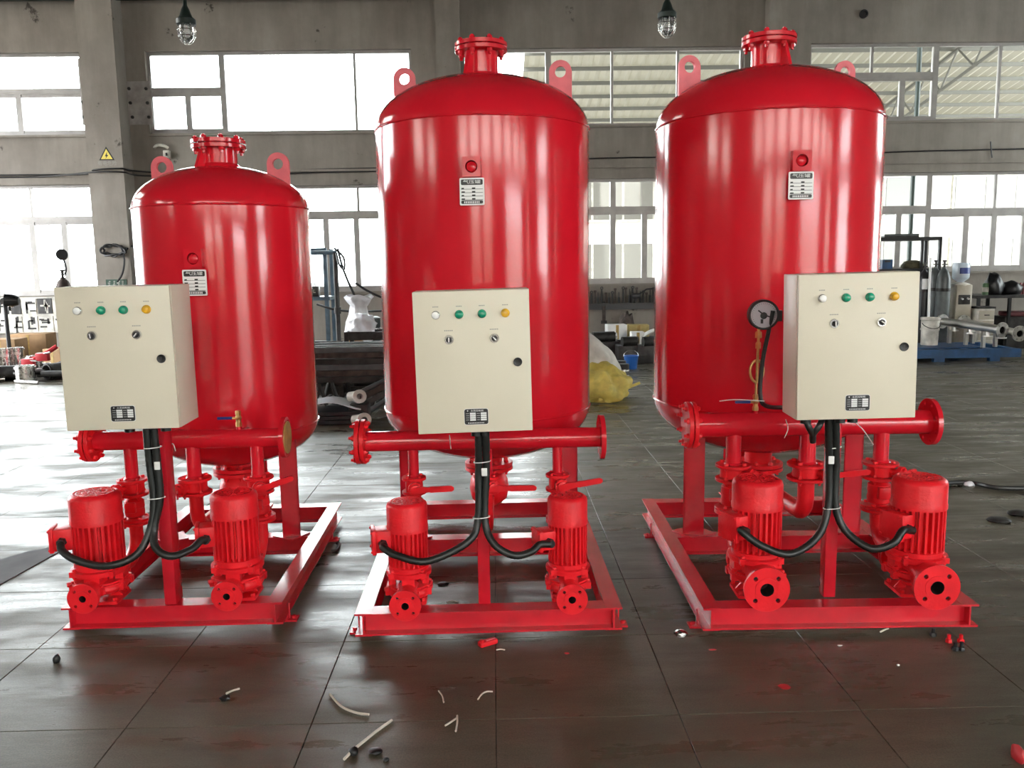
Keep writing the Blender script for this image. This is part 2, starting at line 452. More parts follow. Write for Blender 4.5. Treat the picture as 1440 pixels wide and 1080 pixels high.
wall('wall_front', MFr, -XR-0.3, -XL+0.3, HT, [w[:4] for w in fw]+[(FD0, FD1, 0.0, FDH)])
for w in fw: window(MFr, *w, ALU, MGD)
MLf = T(XL, 0, 0) @ rotz(PI/2)
lw = []
for (a, b) in ((-6.0, -3.4), (-1.6, 1.0)):
    lw.append((a, b, 4.0, 5.6, [(a, b, None, [(a+b)/2], [])]))
for (a, b) in ((9.6, 15.2),):
    lw.append((a, b, 5.9, 7.7, [(a, b, None, [(a+b)/2], [])]))  # high unseen window added to brighten the upper left back wall
DY0, DY1, DH = 8.4, 14.8, 5.4
wall('wall_left', MLf, YF, YB, HT, [w[:4] for w in lw]+[(DY0, DY1, 0.0, DH)])
for w in lw: window(MLf, *w, ALU, MGD)
MRt = T(XR, 0, 0) @ rotz(-PI/2)
rw = []
for (a, b) in ((-15.2, -11.0), (1.0, 4.6)):
    rw.append((a, b, 1.1, 3.2, [(a, b, 2.5, [(a+b)/2], [(a+b)/2])]))
    rw.append((a, b, 4.0, 5.6, [(a, b, None, [(a+b)/2], [])]))
wall('wall_right', MRt, -YB, -YF, HT, [w[:4] for w in rw])
for w in rw: window(MRt, *w)
dr = MB()
for (a, b, c, d) in ((DY0, DY0+0.12, 0, DH), (DY1-0.12, DY1, 0, DH), (DY0, DY1, DH-0.12, DH)): dr.box((a, -0.03, c), (b, 0.29, d), 0, MLf)
dr = struct(dr.build('door_1', BGREY, smooth=False))
fd = MB()
for (a, b, c, d) in ((FD0, FD0+0.12, 0, FDH), (FD1-0.12, FD1, 0, FDH), (FD0, FD1, FDH-0.12, FDH)): fd.box((a, -0.03, c), (b, 0.29, d), 0, MFr)
fd = struct(fd.build('door_2', BGREY, smooth=False))
for a in (FD0-2.7, FD1+0.1): MB().box((a, 0.32, 0.02), (a+2.6, 0.38, FDH), 0, MFr).build('door_leaf', BGREY, fd, smooth=False)
for a in (DY0-3.3, DY1+0.1):
    lf = MB(); lf.box((a, 0.32, 0.02), (a+3.2, 0.38, DH), 0, MLf)
    for z in (0.1, 1.8, 3.5, DH-0.12): lf.box((a, 0.30, z), (a+3.2, 0.32, z+0.1), 0, MLf)
    lf.build('door_leaf', BGREY, dr, smooth=False)
struct(MB().box((XL-0.3, YF-0.3, HT), (XR+0.3, YB+0.3, HT+0.2)).build('ceiling', CEILM, smooth=False))
# wall columns, ledge beams, crane girder
n = 0
for (a, b, d) in ((-7.12, -6.5, 0.42), (-0.95, -0.53, 0.3), (4.95, 5.58, 0.3), (11.6, 12.2, 0.3)):
    n += 1; mb = MB(); mb.box((a, YB-d, -0.02), (b, YB+0.02, HT))
    struct(mb.build('trim_%d' % n, MW, smooth=False))
n += 1; mb = MB(); mb.box((XL, YB-0.46, 6.23), (XR, YB-0.2, 6.33)); mb.box((XL, YB-0.35, 6.33), (XR, YB-0.31, 6.8)); mb.box((XL, YB-0.46, 6.8), (XR, YB-0.2, 6.9))
struct(mb.build('trim_%d' % n, GIRD, smooth=False))
for (a, b) in ((-6.5, -0.95), (-0.53, 4.95), (5.58, 11.6)):
    n += 1; struct(MB().box((a, YB-0.05, 3.30), (b, YB+0.02, 3.34)).build('trim_%d' % n, MW, smooth=False))

# ---------------------------------------------------------------- outside
o = MB().box((-70, YB+0.3, -0.4), (60, 90, -0.2)).box((-70, -60, -0.4), (XL-0.3, YB+0.3, -0.02)).box((XL-0.3, -60, -0.4), (60, YF-0.3, -0.02)).build('outdoor_ground', EXTG, smooth=False); struct(o)
struct(MB().box((-16, -21, -0.3), (24, -19.5, 3.1)).box((-16.3, -21.3, 3.1), (24.3, -19.3, 3.3)).build('wall_added_blocker', EXTW, smooth=False))  # unseen block added to dim the sky behind the lower front openings
shed = thing('corrugated_shed_roof', 'pale corrugated translucent shed roof beyond the upper right windows', 'roof', (0.9, 18.2, 0))
mb = MB(); nx = 150; pitch = 0.145; vs = []; fs = []
for i in range(nx+1):
    x = i*pitch; dz = 0.035 if i % 2 else -0.035
    vs += [(x, 0, 8.0+dz), (x, 16.0, 5.1+dz)]
for i in range(nx): fs.append((2*i, 2*i+2, 2*i+3, 2*i+1))
mb.add(vs, fs)
mb.add([Vector(v)+Vector((0, 0, 0.006)) for v in vs], [f[::-1] for f in fs])
mb.build('roof_sheet', TRANSL, shed)
for k in range(17):
    y = k*1.0; z = 8.0-2.9*y/16-0.075
    MB().box((0, y-0.035, z-0.07), (nx*pitch, y+0.035, z+0.03)).build('purlin', GIRD if False else mat('purlin_paint', (0.12, 0.115, 0.10), 0.8) if k == 0 else bpy.data.materials['purlin_paint'], shed, smooth=False)
PURL = bpy.data.materials['purlin_paint']
for x in (11.3,):
    mb = MB()
    mb.box((x-0.04, 0, 7.2), (x+0.04, 0.05, 7.9)); 
    zt = lambda y: 7.83-2.9*y/16
    mb.tube([(x, 0, zt(0)), (x, 16, zt(16))], 0.045, 6); mb.tube([(x, 0, zt(0)-0.75), (x, 16, zt(16)-0.75)], 0.045, 6)
    for k in range(20):
        y = k*0.8; up = k % 2
        mb.tube([(x, y, zt(y)-(0.75 if up else 0)), (x, y+0.8, zt(y+0.8)-(0 if up else 0.75))], 0.028, 6)
    mb.build('roof_truss', PURL, shed)
for x in (21.4,):
    MB().box((x-0.08, 15.6, -0.2), (x+0.08, 15.8, 5.2)).build('post', PURL, shed, smooth=False)
    MB().box((x-0.08, 0.1, -0.2), (x+0.08, 0.3, 7.95)).build('post', PURL, shed, smooth=False)
MB().tube([(8.15, 0.4, -0.2), (8.15, 0.4, 7.9)], 0.05, 10).build('drain_pipe', GIRD, shed)
bl = thing('factory_block', 'pale low factory block with window bands, outside beyond the right windows', 'building', (1.2, 31, -0.2))
MB().box((0, 0, 0), (24, 3, 5.0)).build('facade', EXTW, bl, smooth=False)
GLD = mat('dark_far_glazing', (0.16, 0.15, 0.13), 0.3)
for k in range(5):
    for z in (1.0, 3.2):
        w = MB().box((1.2+k*4.7, -0.10, z), (4.6+k*4.7, 0.02, z+1.5)).build('window', OLDW, bl, smooth=False)
        for q in range(3):
            MB().box((1.28+k*4.7+q*1.1, -0.12, z+0.08), (2.30+k*4.7+q*1.1, -0.09, z+1.42)).build('pane', GLD, w, smooth=False)
MB().box((-0.2, -0.3, 5.0), (24.2, 3.1, 5.15)).build('roof_slab', EXTG, bl, smooth=False)
# ---------------------------------------------------------------- pump units
def flange_geo(mb, c, axis, R, bore, t, nb=4, hr=None, bolts=True, mi=0, off=None, both=True):
    """ring flange centred on c (thickness along axis) with hexagon bolts"""
    F = frame(c, axis)
    mb.lathe([(bore, -t/2), (R-0.002, -t/2), (R, -t/2+0.002), (R, t/2-0.002), (R-0.002, t/2), (bore, t/2), (bore, -t/2)], 40, mi, F)
    if bolts:
        hr = hr or R*0.10; rb = (R+bore)/2*1.04 if bore > R*0.3 else R*0.74
        for k in range(nb):
            a = 2*PI*(k+0.5)/nb if off is None else 2*PI*k/nb+off
            p = F @ Vector((rb*math.cos(a), rb*math.sin(a), t/2)); q = F @ Vector((rb*math.cos(a), rb*math.sin(a), -t/2))
            ax = (F.to_3x3() @ Vector((0, 0, 1)))
            mb.hexa(p, ax, hr, hr*1.0, mi, a)
            if both:
                mb.hexa(q, -ax, hr, hr*0.9, mi, a); mb.cyl(q, q-ax*hr*1.7, hr*0.55, n=8, mi=mi)

def flange_pair(name, c, axis, R, bore, t, nb, root, mat_=None, hr=None):
    mb = MB(); ax = Vector(axis).normalized(); c = Vector(c); h = t/2+0.0025
    F = frame(c, ax)
    for s in (-1, 1):
        mb.lathe([(bore, s*h-t/2), (R-0.002, s*h-t/2), (R, s*h-t/2+0.002), (R, s*h+t/2-0.002), (R-0.002, s*h+t/2), (bore, s*h+t/2), (bore, s*h-t/2)], 40, 0, F)
    mb.lathe([(bore, -0.003), (R*0.8, -0.003), (R*0.8, 0.003), (bore, 0.003)], 32, 0, F)
    rb = (R+bore)/2*1.03 if bore > 0 else R*0.83; hr = hr or R*0.09
    for k in range(nb):
        a = 2*PI*(k+0.5)/nb
        d = F.to_3x3() @ Vector((rb*math.cos(a), rb*math.sin(a), 0))
        mb.hexa(c+d+ax*(2*h-h+t/2), ax, hr, hr, 0, a); mb.hexa(c+d-ax*(h+t/2), -ax, hr, hr, 0, a)
        mb.cyl(c+d-ax*(h+t/2), c+d-ax*(h+t/2+hr*1.9), hr*0.55, n=8)
        mb.cyl(c+d+ax*(h+t/2), c+d+ax*(h+t/2+hr*1.35), hr*0.55, n=8)
    return mb.build(name, mat_ or RED2, root)

def ibeam(p, q, h, fw, tf=0.008, tw=0.007):
    """I section from p to q (bottom centre line), axis aligned"""
    mb = MB(); (x0, y0, z), (x1, y1, _) = p, q
    if abs(x1-x0) > abs(y1-y0):
        mb.box((x0, y0-fw/2, z), (x1, y0+fw/2, z+tf)); mb.box((x0, y0-fw/2, z+h-tf), (x1, y0+fw/2, z+h)); mb.box((x0, y0-tw/2, z+tf), (x1, y0+tw/2, z+h-tf))
    else:
        mb.box((x0-fw/2, y0, z), (x0+fw/2, y1, z+tf)); mb.box((x0-fw/2, y0, z+h-tf), (x0+fw/2, y1, z+h)); mb.box((x0-tw/2, y0, z+tf), (x0+tw/2, y1, z+h-tf))
    return mb

def tank_plate(M, parent):
    w, h = 0.118, 0.128; mb = MB()
    mb.prism(rrect(w, h, 0.006), 0, 0.003, 0, M)
    i = 0.007; z1, z2 = 0.0032, 0.0038
    mb.prism(rrect(w-2*i, 0.026, 0.006, cy=h/2-i-0.013), z1-0.0004, z2, 1, M)
    for k in range(4):
        y = h/2-i-0.030-k*0.0165
        mb.box((-w/2+i, y-0.0165, z1-0.0004), (w/2-i, y-0.0145, z2), 1, M)
        mb.box((-w/2+i+0.002, y-0.0145, z1-0.0004), (-w/2+i+0.014+0.004*(k % 2), y-0.009, z2), 1, M)
        mb.box((0.0, y-0.0145, z1-0.0004), (0.016, y-0.008, z2), 1, M)
    mb.prism(rrect(w-2*i, 0.016, 0.006, cy=-h/2+i+0.008), z1-0.0004, z2, 1, M)
    vs, fs = text_geo('气压罐', 0.019)
    mb.add([(v.x*1.5, v.y+h/2-i-0.013, z2+0.0006) for v in vs], fs, 0, M)
    for k in range(9): mb.box((-0.038+k*0.0085, -h/2+0.010, z2), (-0.033+k*0.0085, -h/2+0.019, z2+0.0005), 0, M)
    return mb.build('nameplate', [PGREY, BLACK], parent, smooth=False)

def cabinet_plate(M, parent):
    w, h = 0.094, 0.062; mb = MB()
    mb.prism(rrect(w+0.003, h+0.003, 0.008), 0, 0.002, 0, M); mb.prism(rrect(w, h, 0.008), 0.0015, 0.003, 1, M)
    for k in range(4):
        y = 0.013-k*0.0085
        mb.box((-0.025, y-0.0035, 0.0028), (-0.002, y+0.0035, 0.0036), 0, M); mb.box((0.018, y-0.0035, 0.0028), (0.041, y+0.0035, 0.0036), 0, M)
        mb.box((-0.041, y-0.0005, 0.0028), (-0.028, y+0.0005, 0.0036), 0, M); mb.box((0.002, y-0.0005, 0.0028), (0.015, y+0.0005, 0.0036), 0, M)
    vs, fs = text_geo('水泵控制柜', 0.0085)
    mb.add([(v.x*1.25+0.004, v.y+0.0235, 0.0037) for v in vs], fs, 0, M)
    mb.prism([(-0.034, 0.0205), (-0.031, 0.0265), (-0.037, 0.0265)], 0.0028, 0.0037, 0, M)
    for k in range(10): mb.box((-0.033+k*0.0066, -0.027, 0.0028), (-0.0292+k*0.0066, -0.0235, 0.0036), 0, M)
    return mb.build('nameplate', [PGREY, BLACK], parent, smooth=False)

def pump(root, px, py, q):
    """vertical inline pump, suction flange towards the viewer; px, py = axis, q = heights and radii"""
    R, top, sh, fb, ring, lan, fz, fr, bore, fy = (q[k] for k in ('R', 'top', 'sh', 'fb', 'ring', 'lan', 'fz', 'fr', 'bore', 'fy'))
    A = T(px, py, 0)
    vr = R*1.02
    mb = MB()   # casing: volute, suction and discharge necks, pedestal
    mb.lathe([(0, fz-fr*0.55), (vr*0.62, fz-fr*0.55), (vr*0.95, fz-fr*0.32), (vr*1.05, fz-0.005), (vr*1.05, lan-0.022), (vr*0.98, lan-0.008), (vr*1.08, lan-0.008), (vr*1.08, lan), (0, lan)], 36, 0, A)
    fc = Vector((px+q.get('fdx', 0), fy, fz))
    mb.tube([(px, py-vr*0.3, fz+0.004), (px, (py-vr*0.9), fz+0.002), fc+Vector((0, 0.03, 0)), fc+Vector((0, 0.012, 0))], [fr*0.78, fr*0.72, fr*0.60, fr*0.60], 24, cap=False)
    mb.tube([(px, py+vr*0.3, fz), (px, py+vr*1.25, fz)], [fr*0.75, fr*0.6], 24)
    for k in range(8):
        a = PI/8+k*PI/4
        mb.cbox((px+vr*1.04*math.cos(a), py+vr*1.04*math.sin(a), lan-0.02), (0.026, 0.026, 0.03))
        mb.hexa((px+vr*1.04*math.cos(a), py+vr*1.04*math.sin(a), lan-0.004), (0, 0, 1), 0.009, 0.011)
    mb.tube([(px, py, fz-fr*0.3), (px, py, 0.165)], [vr*0.55, vr*0.5], 20)
    mb.prism(rrect(vr*1.7, vr*1.5, 0.012), 0.131, 0.145, 0, A)
    for sx in (-1, 1):
        mb.prism([(sx*vr*0.35, 0.0), (sx*vr*0.8, 0.0), (sx*vr*0.35, 0.06)], -0.004, 0.004, 0, T(px, py, 0.144) @ Matrix.Rotation(PI/2, 4, 'X'))
        for sy in (-1, 1): mb.hexa((px+sx*vr*0.72, py+sy*vr*0.58, 0.145), (0, 0, 1), 0.010, 0.014)
    mb.hexa((px-vr*0.95, py-vr*0.55, fz+0.02), (-0.8, -0.6, 0), 0.011, 0.018)
    p = mb.build('pump', RED2, root)
    # suction flange with four through holes and an open bore
    mb = MB(); F = facing(fc)
    holes = [circle(fr*bore, 24)]+[circle(fr*0.105, 12, fr*0.70*math.cos(a), fr*0.70*math.sin(a)) for a in (PI/4, 3*PI/4, 5*PI/4, 7*PI/4)]
    mb.holed(circle(fr, 40), holes, -0.016, 0, 0, F)
    mb.holed(circle(fr*0.52, 32), [circle(fr*bore, 24)], 0, 0.003, 0, F)
    mb.lathe([(fr*bore, 0.0), (fr*bore*0.98, -0.08), (0, -0.08)], 24, 1, F)
    for a in (PI/4, 3*PI/4, 5*PI/4, 7*PI/4):
        mb.prism(circle(fr*0.10, 10, fr*0.70*math.cos(a), fr*0.70*math.sin(a)), -0.0155, -0.0145, 1, F)
    mb.build('suction_flange', [RED2, DARK], p)
    # lantern bracket with windows and the shaft in it
    mb = MB()
    mb.lathe([(R*0.5, lan), (R*1.02, lan), (R*1.02, lan+0.008), (R*0.5, lan+0.008), (R*0.5, lan)], 36, 0, A)
    mb.lathe([(R*0.5, ring-0.004), (R*1.10, ring-0.004), (R*1.12, ring+0.004), (R*1.12, ring+0.016), (R*1.02, ring+0.020), (R*0.5, ring+0.020), (R*0.5, ring-0.004)], 40, 0, A)
    for k in range(4):
        a = k*PI/2+q.get('la', 0.05)
        Q = A @ rotz(a-PI/2)
        mb.box((-R*0.30, R*0.66, lan), (R*0.30, R*0.98, ring), 0, Q)
    for k in range(4):
        a = PI/4+k*PI/2
        c = (px+R*1.02*math.cos(a), py+R*1.02*math.sin(a), ring)
        mb.cbox((c[0], c[1], ring+0.008), (0.034, 0.034, 0.024)); mb.hexa((c[0], c[1], ring-0.004), (0, 0, -1), 0.010, 0.012); mb.hexa((c[0], c[1], ring+0.020), (0, 0, 1), 0.010, 0.010)
    mb.build('lantern_bracket', RED2, p)
    MB().cyl((px, py, lan), (px, py, ring), R*0.22, n=16).build('shaft', DSTEEL, p)
    # motor: body, fins, fan cowl, terminal box
    mb = MB(); rb = R*0.74
    mb.lathe([(rb, ring+0.016), (rb, sh+0.01)], 36, 0, A)
    mb.lathe([(rb, ring+0.018), (R*0.98, ring+0.020), (R*0.98, fb-0.008), (rb, fb)], 36, 0, A)
    nf = 26
    for k in range(nf):
        a = 2*PI*k/nf
        mb.box((rb-0.004, -R*0.045, fb-0.004), (R*0.985, R*0.045, sh), 0, A @ rotz(a))
    mb.build('motor_housing', RED2, p)
    mb = MB(); bz = top-0.004
    mb.lathe([(R*0.97, sh-0.006), (R*1.02, sh-0.006), (R*1.02, sh+0.012), (R, sh+0.018), (R, top-R*0.22), (R*0.96, top-R*0.10), (R*0.86, top-R*0.02), (R*0.80, top), (R*0.78, top-0.004), (0, top-0.004)], 40, 0, A)
    for k in range(1, 4): mb.lathe([(R*0.22*k, top-0.005), (R*0.22*k, top-0.001), (R*0.22*k+0.006, top-0.001), (R*0.22*k+0.006, top-0.005)], 28, 0, A)
    for k in range(12): mb.box((R*0.06, -0.0022, top-0.005), (R*0.79, 0.0022, top-0.001), 0, A @ rotz(k*PI/6))
    mb.prism(circle(R*0.77, 28), top-0.0056, top-0.0046, 1, A)
    mb.build('fan_cowl', [RED2, mat('cowl_shadow_gap', (0.12, 0.01, 0.012), 0.7) if 'cowl_shadow_gap' not in bpy.data.materials else bpy.data.materials['cowl_shadow_gap']], p)
    mb = MB(); tw, th = q['tw'], q['th']; tz = q['tz']
    ta = q['ta']; Q = A @ rotz(ta)       # local -X is outwards
    d0 = R*0.86; d1 = R*1.0+tw
    mb.rbox((-(d0+d1)/2, 0, tz), (d1-d0, th*0.95, th*0.92), 0.006, 0, Q)
    mb.rbox((-d1-0.008, 0, tz), (0.018, th*1.06, th*1.02), 0.004, 0, Q)
    for sy in (-1, 1):
        for sz in (-1, 1): mb.hexa(Q @ Vector((-d1-0.017, sy*th*0.42, tz+sz*th*0.40)), (Q.to_3x3() @ Vector((-1, 0, 0))), 0.006, 0.005)
    g = Q @ Vector((-(d0+d1)/2-0.004, -th*0.48, tz-th*0.05))
    mb.build('terminal_box', RED2, p)
    mb = MB(); ax = Q.to_3x3() @ Vector((0, -1, 0))
    mb.hexa(g, ax, 0.021, 0.018); mb.cyl(g, g+ax*0.03, 0.017, n=16)
    mb.build('cable_gland', BLACK, p)
    return p, g+ax*0.026

def riser(root, bx, my, mz, mr, br, zf, zv, pumpx, pumpy, fz, fr, vr, lever, short=False):
    """branch pipe from the manifold with butterfly valve, check valve and elbow to the pump discharge"""
    fl = br*2.35
    mb = MB(); mb.cyl((bx, my, mz-mr*0.7), (bx, my, zf-0.01), br, n=24, cap=False)
    mb.lathe([(br, zf+0.016), (br+0.006, zf+0.012), (br+0.008, zf+0.008), (br, zf+0.008)], 24, 0, T(bx, my, 0))
    b = mb.build('branch_pipe', RED, root)
    h = 0.05
    mb = MB(); flange_geo(mb, (bx, my, zf), (0, 0, 1), fl, br*0.9, 0.014, 4, br*0.30); mb.build('flange', RED2, b)
    mb = MB()
    mb.cyl((bx, my, zf-0.008), (bx, my, zf-0.008-h), fl*0.72, n=28)
    for k in range(4):
        a = PI/4+k*PI/2; mb.cyl((bx+fl*0.70*math.cos(a), my+fl*0.70*math.sin(a), zf-h-0.012), (bx+fl*0.70*math.cos(a), my+fl*0.70*math.sin(a), zf), 0.007, n=8)
    v = mb.build('butterfly_valve', RED2, root)
    ax = Vector((lever['ax'][0], lever['ax'][1], 0)).normalized(); c = Vector((bx, my, zf-0.008-h/2))
    mb = MB(); e = c+ax*(fl*0.7+0.055)
    mb.cyl(c+ax*fl*0.55, e, 0.017, n=16); mb.cyl(e-ax*0.018, e, 0.034, n=24); mb.lathe([(0, 0), (0.024, 0), (0.024, 0.012), (0, 0.018)], 20, 0, frame(e, ax))
    for k in range(8): mb.hexa(e+frame((0, 0, 0), ax).to_3x3() @ Vector((0.028*math.cos(k*PI/4), 0.028*math.sin(k*PI/4), 0)), ax, 0.005, 0.004)
    mb.build('valve_hub', RED2, v)
    d = Vector(lever['d']).normalized(); L = lever['L']; s = e+ax*0.006
    up = ax.cross(d).normalized()
    mb = MB()
    Q = Matrix.Identity(4)
    for i, a in enumerate((d, up, ax)):
        for j in range(3): Q[j][i] = a[j]
    Q.translation = s
    mb.prism([(-0.015, -0.012), (0.02, -0.016), (L*0.35, -0.011), (L*0.4, -0.014), (L-0.01, -0.013), (L, -0.006), (L, 0.006), (L-0.01, 0.013), (L*0.4, 0.014), (L*0.35, 0.011), (0.02, 0.016), (-0.015, 0.012)], 0, 0.012, 0, Q)
    mb.build('lever_handle', RED2, v)
    z2 = zf-h-0.016-0.008
    mb = MB(); flange_geo(mb, (bx, my, z2+0.006), (0, 0, 1), fl, br*0.9, 0.014, 4, br*0.30); mb.build('flange', RED2, v)
    if short:
        return z2
    z3 = zv
    mb = MB()
    mb.lathe([(br, z2), (br, z2-0.015), (br*1.5, z2-0.028), (br*1.55, z2-0.06), (br*1.45, (z2+z3)/2), (br*1.55, z3+0.05), (br*1.5, z3+0.026), (br, z3+0.015), (br, z3)], 28, 0, T(bx, my, 0))
    mb.rbox((bx, my-br*1.5, (z2+z3)/2+0.01), (br*1.6, br*0.9, (z2-z3)*0.42), 0.006)
    ck = mb.build('check_valve', RED2, root)
    mb = MB(); flange_geo(mb, (bx, my, z3+0.006), (0, 0, 1), fl, br*0.9, 0.014, 4, br*0.30); mb.build('flange', RED2, ck)
    mb = MB(); flange_geo(mb, (bx, my, z3-0.010), (0, 0, 1), fl, br*0.9, 0.014, 4, br*0.30); 
    ye = pumpy+vr*1.25
    mb.build('flange', RED2, ck)
    rr = min(0.10, z3-0.02-fz); path = [Vector((bx, my, z3))]
    for k in range(9):
        a = PI/2*k/8
        path.append(Vector((bx+(pumpx-bx)*(k/8)*0.6, my-rr*(1-math.cos(a)), fz+rr-rr*math.sin(a))))
    path.append(Vector((pumpx, ye+0.01, fz)))
    mb = MB(); mb.tube(path, [br*1.05]*len(path), 20)
    el = mb.build('discharge_elbow', RED2, root)
    mb = MB()
    for s_ in (0.0, 0.019): flange_geo(mb, (pumpx, ye+s_, fz), (0, 1, 0), fr*0.95, br*0.9, 0.015, 4, br*0.28)
    mb.build('flange', RED2, el)
    return z2

def unit(P):
    root = thing('pump_unit', P['label'], 'pump unit', (P['o'][0], P['o'][1], 0), math.radians(P['yaw']), 'red fire water pump units')
    Mi = (T(P['o'][0], P['o'][1], 0) @ rotz(math.radians(P['yaw']))).inverted()
    lc = lambda *p: Mi @ Vector(p)
    W, Ln, zb, bh = P['W'], P['L'], 0.03, 0.10
    zt = zb+bh; ty, TR, z0, z1 = P['ty'], P['R'], P['z0'], P['z1']
    cy = P['cross']; sx = W/2-0.036
    for nm, a, b, f in (('frame_beam', (-sx, 0, zb), (-sx, Ln, zb), 0.072), ('frame_beam', (sx, 0, zb), (sx, Ln, zb), 0.072),
                        ('frame_beam', (-sx+0.004, 0.045, zb), (sx-0.004, 0.045, zb), 0.088), ('frame_beam', (-sx+0.004, cy, zb), (sx-0.004, cy, zb), 0.09),
                        ('frame_beam', (-sx+0.004, Ln-0.045, zb), (sx-0.004, Ln-0.045, zb), 0.088)):
        d = 0.0015 if abs(a[1]-b[1]) < 1e-6 else 0
        ibeam((a[0], a[1], a[2]+d), (b[0], b[1], b[2]+d), bh-2*d, f).build(nm, REDF, root, smooth=False)
    for s in (-1, 1):
        for y in (0.12, Ln-0.35):
            mb = MB(); mb.box((s*sx-0.035, y-0.03, 0), (s*sx+0.035, y+0.03, zb)); mb.box((s*(sx+0.034), y-0.03, 0), (s*(sx+0.075), y+0.03, 0.008))
            mb.box((s*(sx+0.034), y-0.004, 0.008), (s*(sx+0.04), y+0.004, zb+0.05)); mb.hexa((s*(sx+0.056), y, 0.008), (0, 0, 1), 0.010, 0.012)
            mb.build('foot_bracket', REDF, root, smooth=False)
    # ---- tank
    A = T(P['tx'], ty, 0); hd = TR*0.5; TX = P['tx']
    prof = []
    for k in range(17):
        a = PI/2*k/16; prof.append((TR*math.sin(a), z0-hd*math.cos(a)))
    prof += [(TR, z0+(z1-z0)*k/4) for k in (1, 2, 3)]
    for k in range(17):
        a = PI/2*k/16; prof.append((TR*math.cos(a), z1+hd*math.sin(a)))
    tank = MB().lathe(prof, 96, 0, A).build('pressure_tank', RED, root, angle=60)
    for z in (z0, z1):
        mb = MB(); n = 120; path = []
        for k in range(n):
            a = 2*PI*k/n; r = TR+0.001+random.uniform(0, 0.0012)
            path.append((TX+r*math.cos(a), ty+r*math.sin(a), z+random.uniform(-0.0012, 0.0012)))
        mb.tube(path, 0.0055, 8, closed=True); mb.build('weld_seam', RED, tank)
    nz = z1+hd; pr, fr_ = P['nr'], P['nf']; zf = P['nz']
    mb = MB(); mb.cyl((TX, ty, nz-0.05), (TX, ty, zf-0.01), pr, n=40, cap=False)
    mb.lathe([(pr, nz+0.012), (pr+0.008, nz+0.004), (pr+0.012, nz-0.01), (pr, nz-0.01)], 40, 0, A)
    mb.build('top_nozzle', RED, tank)
    flange_pair('top_flange', (TX, ty, zf), (0, 0, 1), fr_, 0.0, 0.021, 8, tank, RED, hr=0.0155)
    ga = P['gus']
    mb = MB(); Q = A @ rotz(ga)
    zg = lambda r: z1+hd*math.sqrt(max(0, 1-(r/TR)**2))
    mb.prism([(pr-0.01, zg(pr-0.01)-0.01), (pr+0.06, zg(pr+0.06)-0.004), (pr+0.022, zf-0.03), (pr-0.01, zf-0.03)], -0.012, 0.012, 0, Q @ Matrix.Rotation(PI/2, 4, 'X'))
    mb.build('gusset_plate', RED, tank, smooth=False)
    for s in (-1, 1):
        lx = P['lug'][0]; zc = P['lug'][1]; hw = 0.060
        ya = P['lug'][2]*s
        outer = [(hw, -0.20)]+[(hw*math.cos(PI*k/16), hw*math.sin(PI*k/16)) for k in range(17)]+[(-hw, -0.20)]
        mb = MB().holed(outer, [circle(0.029, 20)], -0.009, 0.009, 0, facing((TX+s*lx, ty+ya, zc), P['lug'][3]))
        mb.build('lifting_lug', PINK, tank, angle=30)
    for k, a in enumerate((-PI/2-PI/3, -PI/2+PI/3, PI/2)):
        lr = P['lr']; Q = T(TX+lr*math.cos(a), ty+lr*math.sin(a), 0) @ rotz(a)
        w = P['lw']; ztop = z0-hd*math.sqrt(1-(min(lr+0.02, TR*0.97)/TR)**2)+0.02
        mb = MB(); R4 = Q @ rotz(PI/4)
        mb.box((-w, -w, zt), (0, -w+0.010, ztop+0.03), 0, Q @ rotz(PI/4) @ T(w/2, w/2, 0)); mb.box((-0.010, -w, zt), (0, 0, ztop+0.03), 0, R4 @ T(w/2, w/2, 0))
        mb.box((-w*0.75, -w*0.75, zt), (w*0.75, w*0.75, zt+0.008), 0, Q)
        mb.build('leg', REDF, tank, smooth=False)
    zo = P['zo']
    mb = MB(); mb.cyl((TX, ty, z0-hd-0.01 + 0.03), (TX, ty, zo), 0.075, n=32, cap=False); mb.build('outlet_nozzle', RED2, tank)
    flange_pair('outlet_flange', (TX, ty, zo-0.01), (0, 0, 1), 0.135, 0.07, 0.02, 8, tank, RED2, hr=0.013)
    # ---- plate and sight port on the shell
    pa = P['pa']; 
    for nm, z, off in (('plate', P['pz'], 0.022), ('port', P['kz'], 0.0)):
        Q = A @ rotz(pa) @ T(0, -TR, z)
        if nm == 'plate':
            MB().cbox((0, -0.008, 0), (0.10, 0.03, 0.11), 0, Q).build('plate_bracket', RED, tank, smooth=False)
            tank_plate(A @ rotz(pa) @ facing((0, -TR-off-0.001, z)), tank)
        else:
            F = A @ rotz(pa) @ facing((0, -TR-0.034, z)); mb = MB()
            mb.holed(rrect(0.088, 0.094, 0.004, 2), [circle(0.029, 28)], -0.045, 0, 0, F)
            mb.lathe([(0.029, -0.030), (0.022, -0.014), (0.012, -0.008), (0, -0.006)], 24, 0, F)
            mb.lathe([(0.021, -0.012), (0.024, -0.010), (0.024, -0.016)], 24, 0, F)
            mb.build('sight_port', RED, tank, angle=30)
    # ---- manifold
    my, mz, mr, mx0, mx1, mf = P['my'], P['mz'], P['mr'], P['mx'][0], P['mx'][1], P['mf']
    mb = MB(); mb.cyl((mx0, my, mz), (mx1, my, mz), mr, n=40, cap=False); mb.cyl((mx0, my, mz), (mx1, my, mz), mr*0.9, n=32, cap=True, mi=1)
    man = mb.build('manifold_pipe', [RED, DARK], root)
    if P['blindL']:
        flange_pair('blind_flange', (mx0+0.008, my, mz), (1, 0, 0), mf, 0.0, 0.02, 8, man, RED2, hr=0.013)
    else:
        mb = MB(); flange_geo(mb, (mx0+0.01, my, mz), (1, 0, 0), mf, mr*0.9, 0.02, 8, 0.012, bolts=False); mb.build('flange', RED, man)
